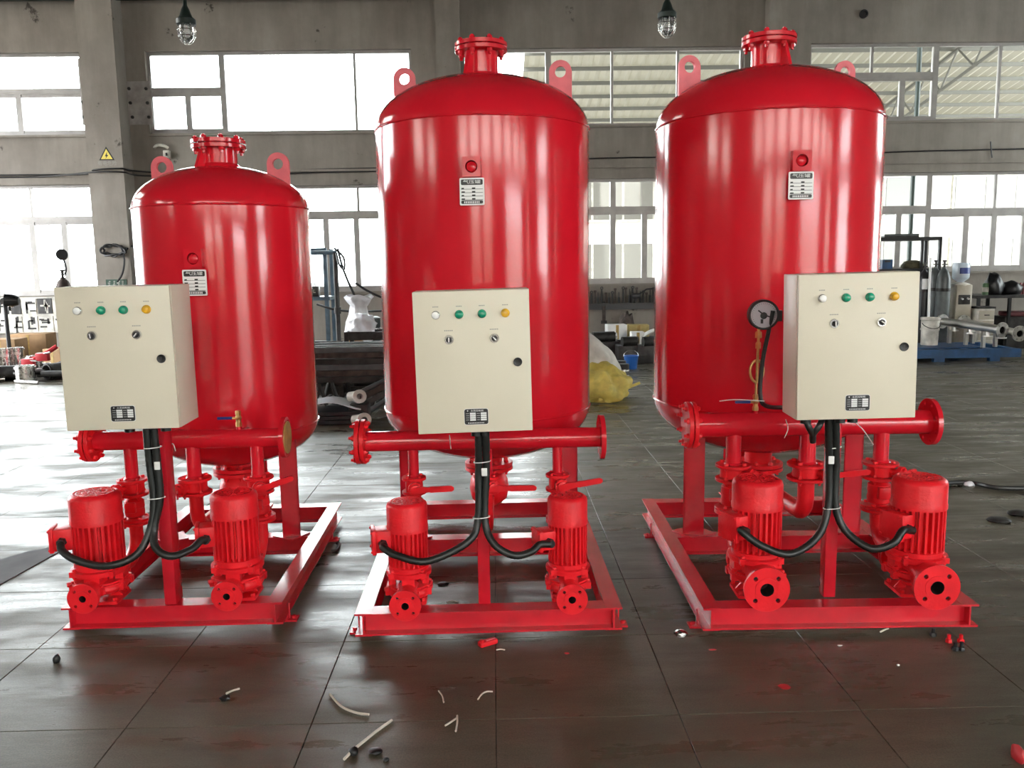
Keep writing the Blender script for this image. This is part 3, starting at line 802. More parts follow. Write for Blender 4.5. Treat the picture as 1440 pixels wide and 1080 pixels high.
    F = frame((mx1-0.011, my, mz), (1, 0, 0)); mb = MB()
    mb.holed(circle(mf, 48), [circle(mr*0.9, 32)]+[circle(0.0095, 10, mf*0.80*math.cos(a), mf*0.80*math.sin(a)) for a in [PI/8+k*PI/4 for k in range(8)]], -0.011, 0.011, 0, F)
    mb.build('flange', RED, man)
    if P.get('cap'):
        o = MB().lathe([(0, 0.011), (mf*0.80, 0.011), (mf*0.80, 0.015), (0, 0.015)], 40, 0, F).lathe([(mf*0.3, 0.015), (mf*0.36, 0.015), (mf*0.36, 0.0165), (mf*0.3, 0.0165)], 30, 0, F).build('flange_cover', TAN, man)
        o['label'] = 'yellow-brown board disc over the flange opening'
    # supports of the manifold towards the tank
    mb = MB()
    for s in (-1, 1): mb.box((s*0.16-0.02, my, mz-0.004), (s*0.16+0.02, ty-math.sqrt(TR**2-0.2**2)+0.02, mz+0.004))
    mb.build('manifold_stay', REDF, root, smooth=False)
    # ---- pumps and risers
    gl = []
    for (px, py), q, bx, lv in zip(P['pumps'], P['pq'], (P['br'][0], P['br'][2]), (P['lev'][0], P['lev'][2])):
        riser(root, bx, my, mz, mr, P['brr'], P['zf'], P['zv'], px, py, q['fz'], q['fr'], q['R']*1.02, lv)
        p, g = pump(root, px, py, q); gl.append(g)
    bx = P['br'][1]
    z2 = riser(root, bx, my, mz, mr, P['brr']*1.1, P['zf'], P['zv'], 0, 0, 0, 0, 0, P['lev'][1], short=True)
    br = P['brr']*1.1; rr = 0.10; ze = P['ze']
    path = [Vector((bx, my, z2)), Vector((bx, my, ze+rr))]
    for k in range(1, 9):
        a = PI/2*k/8; path.append(Vector((bx, my+rr*(1-math.cos(a)), ze+rr-rr*math.sin(a))))
    path.append(Vector((bx+(TX-bx)*0.6, (my+ty)/2, ze)))
    path.append(Vector((TX, ty-0.10, ze)))
    mb = MB(); mb.tube(path, br, 20); mb.build('return_pipe', RED2, root)
    mb = MB(); mb.lathe([(0.07, zo-0.03), (0.085, zo-0.05), (0.105, zo-0.09), (0.112, zo-0.14), (0.10, zo-0.20), (0.06, zo-0.235), (0, zo-0.245)], 36, 0, A)
    mb.build('outlet_bowl', RED2, root)
    # ---- post and control cabinet
    c = P['cab']; pc = lc(*P['post'])
    MB().rbox((pc.x, pc.y, (zt+c['z1']-0.05)/2), (0.052, P['pd'], c['z1']-0.05-zt), 0.004).build('post', REDF, root)
    w, h, d = c['w'], c['h'], c['d']; cc = lc(c['x'], c['Y'], (c['z0']+c['z1'])/2)
    Q = facing(cc, math.radians(c['yaw']), math.radians(c['roll']))     # origin: centre of the door face
    mb = MB(); mb.rbox((0, 0, -d/2-0.010), (w, h, d-0.020), 0.003, 0, Q)
    cab = mb.build('control_cabinet', CREAM, root); cab['label'] = 'cream sheet-metal control cabinet with lamps and switches'
    MB().rbox((0, 0, -0.0075), (w-0.002, h-0.002, 0.015), 0.003, 0, Q).build('door', CREAM, cab)
    for u, lens in ((0.195, WLENS), (0.395, GREEN), (0.59, GREEN), (0.79, YELLOW)):
        x, y = (u-0.5)*w, (0.5-0.163)*h; mb = MB()
        mb.lathe([(0, 0), (0.0175, 0), (0.0175, 0.004), (0.0160, 0.010), (0.0142, 0.011)], 28, 0, Q @ T(x, y, 0))
        mb.lathe([(0.0145, 0.008), (0.0145, 0.016), (0.0125, 0.020), (0.006, 0.0225), (0, 0.023)], 28, 1, Q @ T(x, y, 0))
        o = mb.build('indicator_light', [CHROME if lens is WLENS else lens, lens], cab, angle=50)
        o['label'] = {WLENS: 'white indicator light', GREEN: 'green indicator light', YELLOW: 'amber indicator light'}[lens]
        mb = MB()
        for k in range(4): mb.box((x-0.011+k*0.006, y+0.030, 0), (x-0.007+k*0.006, y+0.034, 0.0004), 0, Q)
        mb.build('lamp_caption', INK, cab, smooth=False)
    for u, ang in ((0.30, c['k'][0]), (0.69, c['k'][1])):
        x, y = (u-0.5)*w, (0.5-0.335)*h; mb = MB(); K = Q @ T(x, y, 0)
        mb.lathe([(0, 0), (0.019, 0), (0.019, 0.006), (0.0165, 0.010), (0.0115, 0.010), (0.0115, 0.008)], 28, 0, K)
        mb.lathe([(0, 0.012), (0.0115, 0.012), (0.0115, 0.006)], 24, 1, K)
        mb.rbox((0, 0, 0.018), (0.007, 0.021, 0.012), 0.002, 1, K @ rotz(ang))
        mb.box((-0.0022, -0.009, 0.0238), (0.0022, 0.009, 0.0245), 2, K @ rotz(ang))
        mb.build('selector_switch', [CHROME, BLACK, WHITE], cab)
        mb = MB()
        for k in range(5): mb.box((x-0.017+k*0.007, y+0.033, 0), (x-0.0125+k*0.007, y+0.037, 0.0004), 0, Q)
        mb.build('switch_caption', INK, cab, smooth=False)
    x, y = (0.885-0.5)*w, (0.5-0.507)*h
    mb = MB(); mb.lathe([(0, 0.004), (0.013, 0.004), (0.0165, 0.006), (0.0175, 0.003), (0.0175, 0)], 28, 0, Q @ T(x, y, 0)); mb.box((-0.002, -0.006, 0.0038), (0.002, 0.006, 0.006), 1, Q @ T(x, y, 0))
    mb.build('door_lock', [BLACK, DSTEEL], cab)
    cabinet_plate(Q @ T((0.51-0.5)*w, (0.5-0.885)*h, 0), cab)
    for s in P['gland']:
        g = Q @ Vector((s, -h/2, -d*0.45)); mb = MB(); mb.cyl(g+Vector((0, 0, 0.004)), g-Vector((0, 0, 0.03)), 0.021, n=14); mb.hexa(g, (0, 0, -1), 0.026, 0.014)
        mb.build('cable_gland', BLACK, cab)
    # ---- hoses, ties, tag
    for pts, g in zip(P['hose'], gl):
        path = [lc(*at(*p)) for p in pts]; path = bez(path+[g], 14)
        rad = [0.0155+(0.0012 if k % 2 else 0) for k in range(len(path))]
        MB().tube(path, rad, 12).build('cable_hose', RUB, root, angle=80)
    for (px, py, Y) in P['ties']:
        c0 = lc(*at(px, py, Y)); n = 24
        path = [c0+Vector((0.036*math.cos(2*PI*k/n), 0.021*math.sin(2*PI*k/n), 0.003*math.cos(2*PI*k/n))) for k in range(n)]
        o = MB().tube(path, 0.0022, 6, closed=True).build('cable_tie', WHITE, root); o['label'] = 'white nylon cable tie'
    o = MB().rbox(lc(*at(*P['tag'])), (0.024, 0.006, 0.034), 0.002).build('tag_label', WHITE, root); o['label'] = 'white tag wrapped on the hoses'
    return root, lc

def PQ(R, top, sh, fb, ring, lan, fz, fr, bore, fy, tz, th, tw, ta, **k):
    return dict(R=R, top=top, sh=sh, fb=fb, ring=ring, lan=lan, fz=fz, fr=fr, bore=bore, fy=fy, tz=tz, th=th, tw=tw, ta=ta, **k)
LV = lambda ax, d, L: dict(ax=ax, d=d, L=L)

oL = (-1.443, 3.614)
L_, lcL = unit(dict(label='shorter left pump unit with yellow-brown disc on its pipe flange and lower red tank', o=oL, yaw=0.7, W=0.963, L=1.60,
    tx=-0.012, ty=1.143, R=0.456, z0=0.737, z1=1.912, cross=0.975, nr=0.094, nf=0.142, nz=2.252, gus=-PI/2-0.62, lug=(0.325, 2.143, -0.05, -0.12), lr=0.375, lw=0.095,
    zo=0.475, pa=-0.03, pz=1.527, kz=1.645, my=0.466, mz=0.78, mr=0.0455, mx=(-0.512, 0.432), mf=0.098, blindL=True, cap=True,
    br=(-0.324, -0.024, 0.283), brr=0.0305, zf=0.585, zv=0.385, ze=0.33,
    lev=(LV((-0.5, -1), (-0.9, -0.4, 0.0), 0.10), LV((-0.45, -1), (0.35, -0.9, 0), 0.12), LV((0.3, -1), (0.95, 0.0, 0.32), 0.17)),
    pumps=((-0.343, 0.106), (0.267, 0.106)),
    pq=(PQ(0.109, 0.625, 0.497, 0.325, 0.268, 0.224, 0.203, 0.066, 0.23, -0.084, 0.43, 0.105, 0.062, 0.25),
        PQ(0.103, 0.612, 0.508, 0.322, 0.270, 0.226, 0.197, 0.066, 0.23, -0.084, 0.425, 0.100, 0.05, 0.25)),
    post=(-1.452, 3.665, 0), pd=0.085, cab=dict(x=-1.513, Y=3.43, z0=0.955, z1=1.533, w=0.448, h=0.578, d=0.25, yaw=1.2, roll=0.3, k=(0.15, -0.7)),
    gland=(-0.02, 0.13),
    hose=([(206, 603, 3.53), (210, 650, 3.545), (216, 700, 3.55), (212, 742, 3.54), (192, 780, 3.50), (150, 796, 3.47), (108, 788, 3.52), (88, 775, 3.58)],
          [(216, 603, 3.53), (221, 650, 3.545), (225, 700, 3.55), (217, 742, 3.54), (219, 770, 3.50), (240, 782, 3.49), (268, 773, 3.55), (283, 760, 3.60)]),
    ties=((215, 629, 3.54), (220, 700, 3.55)), tag=(221, 655, 3.52)))

oM = (-0.047, 3.475)
M_, lcM = unit(dict(label='middle tall pump unit with a plain open pipe flange at its right end', o=oM, yaw=0.4, W=1.145, L=1.75,
    tx=0.008, ty=1.275, R=0.572, z0=0.815, z1=2.302, cross=1.02, nr=0.089, nf=0.140, nz=2.735, gus=-PI/2-0.62, lug=(0.417, 2.594, -0.07, -0.16), lr=0.48, lw=0.10,
    zo=0.475, pa=-0.09, pz=1.94, kz=2.056, my=0.56, mz=0.762, mr=0.048, mx=(-0.607, 0.567), mf=0.107, blindL=True,
    br=(-0.353, 0.0, 0.343), brr=0.025, zf=0.578, zv=0.36, ze=0.30,
    lev=(LV((0.15, -1), (1, 0.0, 0.03), 0.18), LV((0.3, -1), (1, 0.0, 0.0), 0.20), LV((0.15, -1), (1, 0, 0.16), 0.19)),
    pumps=((-0.350, 0.148), (0.352, 0.145)),
    pq=(PQ(0.089, 0.582, 0.460, 0.305, 0.259, 0.206, 0.183, 0.067, 0.24, -0.054, 0.418, 0.105, 0.052, 0.2),
        PQ(0.087, 0.593, 0.474, 0.305, 0.259, 0.215, 0.193, 0.066, 0.24, -0.054, 0.41, 0.09, 0.05, 0.35)),
    post=(-0.066, 3.58, 0), pd=0.06, cab=dict(x=-0.088, Y=3.35, z0=0.931, z1=1.498, w=0.458, h=0.565, d=0.20, yaw=0.4, roll=0.9, k=(0.0, 0.75)),
    gland=(0.0, 0.035),
    hose=([(673, 606, 3.48), (673, 660, 3.515), (672, 730, 3.515), (658, 762, 3.48), (602, 789, 3.44), (560, 782, 3.46), (540, 771, 3.50)],
          [(683, 606, 3.48), (684, 660, 3.515), (682, 730, 3.515), (694, 764, 3.48), (722, 781, 3.46), (747, 776, 3.49), (759, 766, 3.52)]),
    ties=((678, 649, 3.51), (677, 727, 3.515)), tag=(681, 664, 3.485)))

oR = (1.455, 3.437)
R_, lcR = unit(dict(label='right tall pump unit with a round pressure gauge beside its cabinet', o=oR, yaw=-1.1, W=1.175, L=1.715,
    tx=0.0, ty=1.263, R=0.588, z0=0.836, z1=2.306, cross=1.0, nr=0.092, nf=0.142, nz=2.742, gus=-PI/2+0.55, lug=(0.44, 2.597, 0.09, 0.20), lr=0.475, lw=0.11,
    zo=0.455, pa=-0.02, pz=1.942, kz=2.057, my=0.563, mz=0.817, mr=0.058, mx=(-0.545, 0.625), mf=0.112, blindL=True,
    br=(-0.326, 0.030, 0.386), brr=0.036, zf=0.617, zv=0.40, ze=0.36,
    lev=(LV((0.7, -0.9), (0.6, 0.5, 0.0), 0.10), LV((0.7, -0.9), (1, 0.2, 0.03), 0.20), LV((0.7, -0.9), (0.6, 0.5, 0), 0.10)),
    pumps=((-0.318, 0.18), (0.390, 0.172)),
    pq=(PQ(0.109, 0.652, 0.528, 0.341, 0.294, 0.238, 0.234, 0.096, 0.30, -0.062, 0.455, 0.115, 0.040, 0.45, fdx=-0.02),
        PQ(0.114, 0.650, 0.525, 0.339, 0.290, 0.240, 0.238, 0.097, 0.30, -0.076, 0.453, 0.115, 0.040, 0.45, fdx=-0.025)),
    post=(1.445, 3.57, 0), pd=0.06, cab=dict(x=1.436, Y=3.34, z0=0.960, z1=1.541, w=0.470, h=0.582, d=0.21, yaw=-2.4, roll=1.0, k=(0.05, 0.95)),
    gland=(-0.17, -0.03, 0.02),
    hose=([(1165, 588, 3.46), (1166, 650, 3.505), (1165, 710, 3.505), (1150, 754, 3.47), (1112, 779, 3.43), (1072, 768, 3.44), (1043, 747, 3.47)],
          [(1175, 588, 3.46), (1176, 650, 3.505), (1175, 710, 3.505), (1189, 746, 3.48), (1224, 771, 3.42), (1256, 764, 3.40), (1270, 746, 3.42)]),
    ties=((1171, 629, 3.50), (1170, 714, 3.505)), tag=(1169, 647, 3.475)))

# ball valve with blue handle on the left unit's manifold
def ball_valve(root, c, big=False):
    mb = MB(); x, y, z = c
    mb.hexa((x, y, z), (0, 0, 1), 0.015, 0.022); mb.cyl((x, y, z+0.02), (x, y, z+0.060), 0.012, n=16); mb.lathe([(0, -0.016), (0.011, -0.012), (0.016, 0), (0.011, 0.012), (0, 0.016)], 16, 0, T(x, y, z+0.042)); mb.hexa((x, y, z+0.058), (0, 0, 1), 0.014, 0.020)
    mb.cyl((x, y, z+0.042), (x-0.028, y-0.006, z+0.042), 0.007, n=12)
    v = mb.build('ball_valve', BRASS, root); v['label'] = 'brass ball valve'
    o = MB().rbox((x-0.062, y-0.007, z+0.043), (0.075, 0.010, 0.014), 0.004).build('lever_handle', BLUE, v); o['label'] = 'blue lever handle'
    MB().cyl((x, y, z-0.02), (x, y, z+0.006), 0.013, n=16).build('valve_socket', RED, v)
    return v
c = lcL(*at(336, 604, 4.08)); ball_valve(L_, (c.x, 0.466, 0.838))
c = lcR(*at(1062, 572, 4.0)); c.y = 0.555; bv = ball_valve(R_, (c.x, c.y, 0.885))
# gauge with siphon coil on the right unit
zg = 1.345; gx, gy = c.x, c.y-0.02
mb = MB(); path = [(gx, c.y, 0.955), (gx, c.y, 1.02)]
for k in range(25):
    a = -PI/2+2*PI*k/24*1.0; path.append((gx+0.032*math.cos(a)+0.0, c.y-0.012*k/24, 1.075+0.052*math.sin(a)))
path += [(gx, c.y-0.012, 1.10), (gx, c.y-0.02, 1.20)]
mb.tube(bez(path, 3), 0.0065, 10); mb.hexa((gx, c.y-0.02, 1.185), (0, 0, 1), 0.013, 0.03); mb.hexa((gx, c.y-0.02, 1.235), (0, 0, 1), 0.016, 0.03); mb.cyl((gx, c.y-0.02, 1.2), (gx, c.y-0.02, 1.28), 0.007, n=12)
o = mb.build('siphon_pipe', BRASS, R_); o['label'] = 'looped brass siphon pipe'
F = facing((gx+0.012, gy-0.035, zg), -0.12); mb = MB()
mb.lathe([(0, -0.05), (0.066, -0.05), (0.070, -0.045), (0.070, 0.006), (0.066, 0.010), (0.060, 0.010), (0.060, 0.002), (0, 0.002)], 40, 0, F)
mb.cbox((0.066, -0.005, -0.02), (0.035, 0.05, 0.045), 0, F)
g = mb.build('pressure_gauge', BLACK, R_)
mb = MB(); mb.lathe([(0, 0.0028), (0.0595, 0.0028)], 36, 0, F)
for k in range(28):
    a = math.radians(-225+270*k/27+180); Q = F @ rotz(math.radians(225-270*k/27))
    mb.box((0.049, -0.0006, 0.003), (0.056, 0.0006, 0.0034), 1, Q)
mb.lathe([(0, 0.007), (0.014, 0.006), (0.016, 0.003)], 20, 1, F @ T(0.0, -0.004, 0)); mb.box((-0.014, -0.040, 0.003), (-0.002, -0.020, 0.0036), 1, F)
mb.box((-0.003, 0, 0.0075), (0.003, 0.034, 0.0085), 1, F @ rotz(0.9)); mb.box((-0.003, 0, 0.0075), (0.003, 0.030, 0.0085), 1, F @ rotz(-1.9))
mb.build('gauge_dial', [mat('dial_grey', (0.50, 0.48, 0.52), 0.3), BLACK], g, smooth=False)
pts = [at(1087, 437, 3.93), at(1080, 470, 3.95), at(1072, 510, 3.96), at(1069, 555, 3.95), at(1078, 571, 3.92), at(1112, 573, 3.72), at(1125, 572, 3.60)]
MB().tube(bez([lcR(*p) for p in pts], 10), 0.010, 10).build('gauge_cable', RUB, R_)
for a, b in (((1133, 588, 3.47), (1143, 612, 3.47)), ((1157, 588, 3.47), (1143, 612, 3.47))):
    MB().tube(bez([lcR(*at(*a)), lcR(*at((a[0]*1.2+b[0]*0.8)/2, 600, 3.45)), lcR(*at(*b)), lcR(*at(b[0], 621, 3.49))], 6), 0.013, 10).build('cable_end', RUB, R_)
# bits of white wire tied to the right pipe and the middle pipe
for root, lc, pts in ((R_, lcR, [(1105, 590, 3.95), (1108, 603, 3.90), (1103, 616, 3.91)]), (R_, lcR, [(1203, 594, 3.6), (1215, 606, 3.72), (1228, 625, 3.90)]), (R_, lcR, [(1012, 564, 3.95), (1035, 562, 3.90), (1075, 564, 3.92)]),
                      (M_, lcM, [(632, 612, 3.9), (633, 622, 3.92), (634, 631, 3.97)]), (L_, lcL, [(236, 627, 3.9), (243, 624, 3.93), (247, 634, 3.97)])):
    MB().tube(bez([lc(*at(*p)) for p in pts], 6), 0.0022, 6).build('wire_scrap', WHITE, root)
# ---------------------------------------------------------------- hanging lamps
def hanging_lamp(name, label, px, py, Y):
    c = at(px, py, Y); t = thing(name, label, 'lamp', c, 0, 'caged hanging lamps')
    MB().lathe([(0, 0.36), (0.022, 0.36), (0.024, 0.25), (0.05, 0.20), (0.075, 0.12), (0.10, 0.10), (0.115, 0.085), (0.115, 0.03), (0.10, 0.02), (0, 0.02)], 28).build('lamp_housing', GIRD, t)
    MB().tube([(0, 0, 0.34), (0, 0, HT-c.z)], 0.014, 10).build('hanging_rod', GIRD, t)
    MB().lathe([(0.082, 0.02), (0.085, -0.06), (0.075, -0.12), (0.045, -0.165), (0, -0.18)], 28).build('glass_globe', GLBULB, t)
    MB().lathe([(0, 0.01), (0.02, 0.01), (0.022, -0.03), (0.036, -0.07), (0.03, -0.10), (0, -0.115)], 16).build('bulb', WHITE, t)
    mb = MB()
    for k in range(8):
        a = 2*PI*k/8; mb.tube([(r*math.cos(a), r*math.sin(a), z) for r, z in ((0.105, 0.03), (0.108, -0.06), (0.095, -0.13), (0.06, -0.18), (0.02, -0.20))], 0.005, 6)
    for r, z in ((0.108, -0.04), (0.10, -0.11), (0.03, -0.198)): mb.tube([(r*math.cos(2*PI*k/20), r*math.sin(2*PI*k/20), z) for k in range(20)], 0.005, 6, closed=True)
    mb.build('wire_cage', STEEL, t)
hanging_lamp('hanging_lamp', 'caged glass hanging lamp above the left tank', 262, 38, 11)
hanging_lamp('hanging_lamp', 'caged glass hanging lamp between the middle and right tank tops', 938, 29, 11)

# ---------------------------------------------------------------- things on the back wall
FY = YB-0.42
c = at(150, 219, FY); t = thing('warning_sign', 'triangular yellow high-voltage warning sign with small lettering on the left column', 'sign', (c.x, FY, c.z))
F = facing((0, 0, 0)); R3 = [(0.155*math.cos(PI/2+2*PI*k/3), 0.155*math.sin(PI/2+2*PI*k/3)) for k in range(3)]
sc = lambda p, s: [(x*s, y*s) for x, y in p]
MB().prism(R3, 0, 0.004, 0, F).build('sign_border', BLACK, t, smooth=False)
MB().prism(sc(R3, 0.76), 0.0035, 0.006, 0, F).build('sign_face', mat('sign_yellow', (0.72, 0.58, 0.10), 0.5), t, smooth=False)
MB().prism([(0.018, 0.07), (-0.03, -0.01), (-0.004, -0.01), (-0.022, -0.055), (0.03, 0.012), (0.004, 0.012)], 0.0055, 0.0075, 0, F).build('lightning_bolt', BLACK, t, smooth=False)
vs, fs = text_geo('有电危险', 0.085); MB().add([(v.x, v.y-0.135, 0.002) for v in vs], fs, 0, F).build('sign_lettering', INK, t, smooth=False)

def cable_on_wall(label, pts, r=0.014, m=BLACK, name='wall_cable'):
    o = MB().tube(bez([at(*p) for p in pts], 8), r, 8).build(name, m); return tag(o, label, 'cable')
e1 = YB-0.03
cable_on_wall('upper black cable sagging along the left wall and column', [(-60, 247, e1), (40, 246, e1), (120, 245, e1), (132, 239, FY-0.02), (170, 237, FY-0.02), (186, 240, FY+0.1), (230, 243, e1), (330, 244, e1), (430, 239, e1), (560, 236, e1)])
cable_on_wall('lower black cable running under the upper one along the left wall', [(-60, 250, e1), (60, 248.5, e1), (130, 242, FY-0.02), (172, 242, FY-0.02), (200, 247, e1), (300, 248, e1), (430, 243, e1), (560, 240, e1)])
cable_on_wall('thin dark conduit on the wall beam between middle and right tanks', [(790, 224, e1), (860, 222, e1), (940, 221, e1)], 0.012)
cable_on_wall('thin dark conduit on the wall beam right of the right tank', [(1230, 215, e1), (1300, 212.5, e1), (1460, 209, e1)], 0.012)
tag(MB().tube(bez([at(*p) for p in ((1393, 199, e1), (1394, 212, e1), (1395, 222, e1))], 4), 0.012, 8).build('wall_cable', BLACK), 'short black cable stub crossing the far right conduit', 'cable')
# coil of cable on the column
path = []
c = at(160, 352, FY-0.05)
for k in range(70):
    a = 2*PI*k/22; path.append((c.x+0.20*math.cos(a)+0.03*math.sin(k), c.y-0.02*math.sin(k*0.7), c.z+0.09*math.sin(a)+0.02*math.cos(k*1.3)))
path += [tuple(at(175, 365, FY-0.06)), tuple(at(172, 385, FY-0.06)), tuple(at(165, 396, FY-0.06))]
tag(MB().tube(bez(path, 3), 0.017, 7).build('cable_coil', BLACK), 'tangled black cable coil hung on the left column', 'cable')
tag(MB().tube(bez([at(*p) for p in ((176, 352, FY-0.05), (186, 346, FY+0.1), (200, 350, e1-0.1), (225, 352, e1))], 6), 0.016, 7).build('cable_tail', BLACK), 'black cable tail running right from the coil to the wall', 'cable')
c = at(164, 398, FY); t = thing('column_placard', 'small dark green placard with pale characters under the cable coil', 'sign', (c.x, FY, c.z))
MB().cbox((0, -0.006, 0), (0.37, 0.012, 0.13)).build('plate', mat('placard_green', (0.03, 0.07, 0.045), 0.5), t, smooth=False)
mb = MB()
for k in range(4):
    for q in range(3): mb.cbox((-0.12+k*0.08+random.uniform(-.01, .01), -0.013, -0.03+q*0.03), (random.uniform(.02, .05), 0.003, 0.011))
mb.build('worn_lettering', OLDW, t, smooth=False)
# mounting patch with six anchor holes
def anchor_patch(label, pts, Y, rect=None):
    cx = sum(p[0] for p in pts)/len(pts); cz = sum(p[1] for p in pts)/len(pts); c = at(cx, cz, Y)
    t = thing('anchor_plate', label, 'plate', (c.x, Y, c.z))
    w, h = rect; MB().cbox((0, -0.005, 0), (w, 0.012, h)).build('plate', mat('bare_mortar', (0.34, 0.31, 0.29), 0.9, var=0.25, scale=6) if 'bare_mortar' not in bpy.data.materials else bpy.data.materials['bare_mortar'], t, smooth=False)
    for p in pts:
        q = at(*p, Y); MB().hexa((q.x-c.x, -0.011, q.z-c.z), (0, -1, 0), 0.030, 0.03).build('anchor_bolt', DSTEEL, t)
anchor_patch('grey mortar patch with six bolts left of the large upper window', [(182, 125), (206, 125), (184, 145), (208, 145), (187, 165), (210, 165)], YB-0.005, (0.44, 0.75))
anchor_patch('narrow mortar strip with four bolts right of the upper left window', [(117, 92), (118, 116), (117, 144), (119, 165)], YB-0.005, (0.12, 1.15))
c = at(229, 214, YB); t = thing('wall_bracket', 'grey bent bracket with small box under the large upper window', 'bracket', (c.x, YB, c.z))
MB().tube(bez([(-0.13, -0.03, 0.08), (-0.05, -0.10, 0.11), (0.06, -0.10, 0.10), (0.11, -0.04, 0.07)], 6), 0.028, 8).build('bracket_arm', OLDW, t)
MB().rbox((0.09, -0.05, -0.05), (0.11, 0.10, 0.14), 0.01).build('switch_box', OLDW, t); MB().cbox((0.10, -0.105, -0.05), (0.03, 0.012, 0.05)).build('switch', BLACK, t)
c = at(1214, 20, YB)
tag(MB().lathe([(0.075, 0), (0.075, 0.04), (0.055, 0.04), (0.055, 0.0), (0, 0.002)], 24, 0, facing((c.x, YB-0.001, c.z))).build('pipe_sleeve', BLACK), 'round black pipe sleeve in the wall, upper right', 'pipe')

# ---------------------------------------------------------------- left: boards, boxes, fan, fittings
BYd = YB-0.06; z_at = lambda px, py, Y: at(px, py, Y).z
x0, x1 = at(-80, 430, BYd).x, at(118, 430, BYd).x
t = thing('notice_board', 'long pale notice board with two rows of dark lettering under the left window', 'board', ((x0+x1)/2, BYd, 0.0))
zt_, zb_ = z_at(50, 418, BYd), z_at(50, 468, BYd)
MB().box((x0-(x0+x1)/2, 0, zb_), (x1-(x0+x1)/2, 0.03, zt_)).build('backing', OLDW, t, smooth=False)
npn = 9; pw = (x1-x0)/npn
for r in range(2):
    for k in range(npn):
        px_ = x0-(x0+x1)/2+pw*(k+0.5); hh = (zt_-zb_)/2; pz_ = zt_-hh*(r+0.5)
        p = MB().cbox((px_, -0.006, pz_), (pw*0.92, 0.012, hh*0.86)).build('panel', DSTEEL if (r == 0 and k % 2 == 0) else OLDW, t, smooth=False)
        mb = MB(); rr = random.Random(k+r*20)
        for q in range(5):
            v = rr.random() < 0.5
            mb.cbox((px_+rr.uniform(-.28, .28)*pw, -0.014, pz_+rr.uniform(-.28, .28)*hh), ((0.035, 0.004, hh*rr.uniform(.3, .6)) if v else (pw*rr.uniform(.25, .55), 0.004, 0.03)))
        mb.build('worn_character', OLDW if (r == 0 and k % 2 == 0) else DSTEEL, p, smooth=False)
def carton(name, label, c, s, rz=0.0, m=CARD, group=None, cat='box'):
    t = thing(name, label, cat, c, rz, group)
    MB().rbox((0, 0, s[2]/2), s, 0.006).build('carton_body', m, t)
    MB().cbox((0, -s[1]/2-0.001, s[2]*0.5), (0.05, 0.003, s[2]*0.96)).build('tape', TAN, t, smooth=False)
    return t
carton('cardboard_box', 'brown cardboard box behind the fan pole at the left edge', (at(8, 480, 14.6).x, 14.6, 0), (0.52, 0.4, 0.46))
carton('cardboard_box', 'wider brown cardboard box just right of the fan pole', (at(47, 480, 15.2).x, 15.2, 0), (0.62, 0.4, 0.50), 0.05)
carton('cardboard_box', 'low brown cardboard box beside the left cabinet edge', (at(84, 485, 14.1).x, 14.1, 0), (0.34, 0.4, 0.33), -0.2)
# pedestal fan
fy_ = 13.9; c = at(13, 490, fy_); t = thing('pedestal_fan', 'black pedestal fan standing at the left picture edge', 'fan', (c.x, fy_, 0))
zh = z_at(10, 422, fy_)
MB().lathe([(0, 0), (0.22, 0), (0.22, 0.03), (0.05, 0.06), (0, 0.06)], 28).build('fan_base', BLACK, t)
MB().tube([(0, 0, 0.05), (0, 0, zh-0.05)], [0.035, 0.028], 12).build('pole', BLACK, t)
MB().lathe([(0, -0.16), (0.07, -0.15), (0.10, -0.06), (0.10, 0.05), (0, 0.06)], 20, 0, frame((0.06, 0, zh), (-1, -0.3, 0.1))).build('fan_motor', BLACK, t)
F = frame((-0.03, -0.03, zh), (-1, -0.3, 0.1))
for k in range(3): MB().prism([(0.02, -0.03), (0.20, -0.09), (0.24, 0.02), (0.12, 0.07), (0.02, 0.03)], 0.02, 0.026, 0, F @ rotz(k*2*PI/3) @ Matrix.Rotation(0.3, 4, 'X')).build('blade', BLACK, t, smooth=False)
# gas cylinder with regulator, cap on the sill
def gas_bottle(name, label, c, r, h, m, group=None, reg=False):
    t = thing(name, label, 'gas cylinder', c, 0, group)
    MB().lathe([(0, 0), (r*0.9, 0), (r, 0.03), (r, h*0.80), (r*0.93, h*0.86), (r*0.6, h*0.93), (r*0.3, h*0.955), (r*0.28, h*0.97), (0, h*0.97)], 32).build('bottle', m, t)
    MB().lathe([(r*1.01, h*0.70), (r*1.03, h*0.705), (r*1.03, h*0.73), (r*1.01, h*0.735)], 32).build('band', DSTEEL, t)
    mb = MB(); mb.cyl((0, 0, h*0.96), (0, 0, h*1.03), r*0.16, n=14); mb.cyl((-r*0.42, 0, h*1.0), (r*0.42, 0, h*1.0), r*0.09, n=10); mb.lathe([(0, h*1.03), (r*0.3, h*1.03), (r*0.3, h*1.05), (0, h*1.05)], 12)
    v = mb.build('valve', DSTEEL, t)
    if reg:
        mb = MB(); mb.tube(bez([(r*0.3, 0, h), (r*0.5, 0, h+0.10), (r*0.3, -0.02, h+0.26)], 5), 0.014, 8)
        mb.lathe([(0, -0.02), (0.085, -0.02), (0.085, 0.02), (0, 0.02)], 20, 0, frame((r*0.3, -0.04, h+0.30), (0.3, -1, 0.2))); mb.build('regulator_gauge', BLACK, v)
    return t
Yg = 13.4; c = at(89, 400, Yg)
gas_bottle('gas_cylinder', 'dark gas cylinder with regulator rising behind the left cabinet', (c.x, Yg, 0), 0.13, 1.53, RUST, None, True)
c = at(125, 402, YB-0.1)
t = thing('hard_hat', 'white rounded hard hat lying on the lower left window sill', 'hat', (c.x, YB-0.08, 1.13))
MB().lathe([(0.145, 0.0), (0.145, 0.03), (0.13, 0.09), (0.08, 0.15), (0, 0.165)], 24).build('shell', WHITE, t)
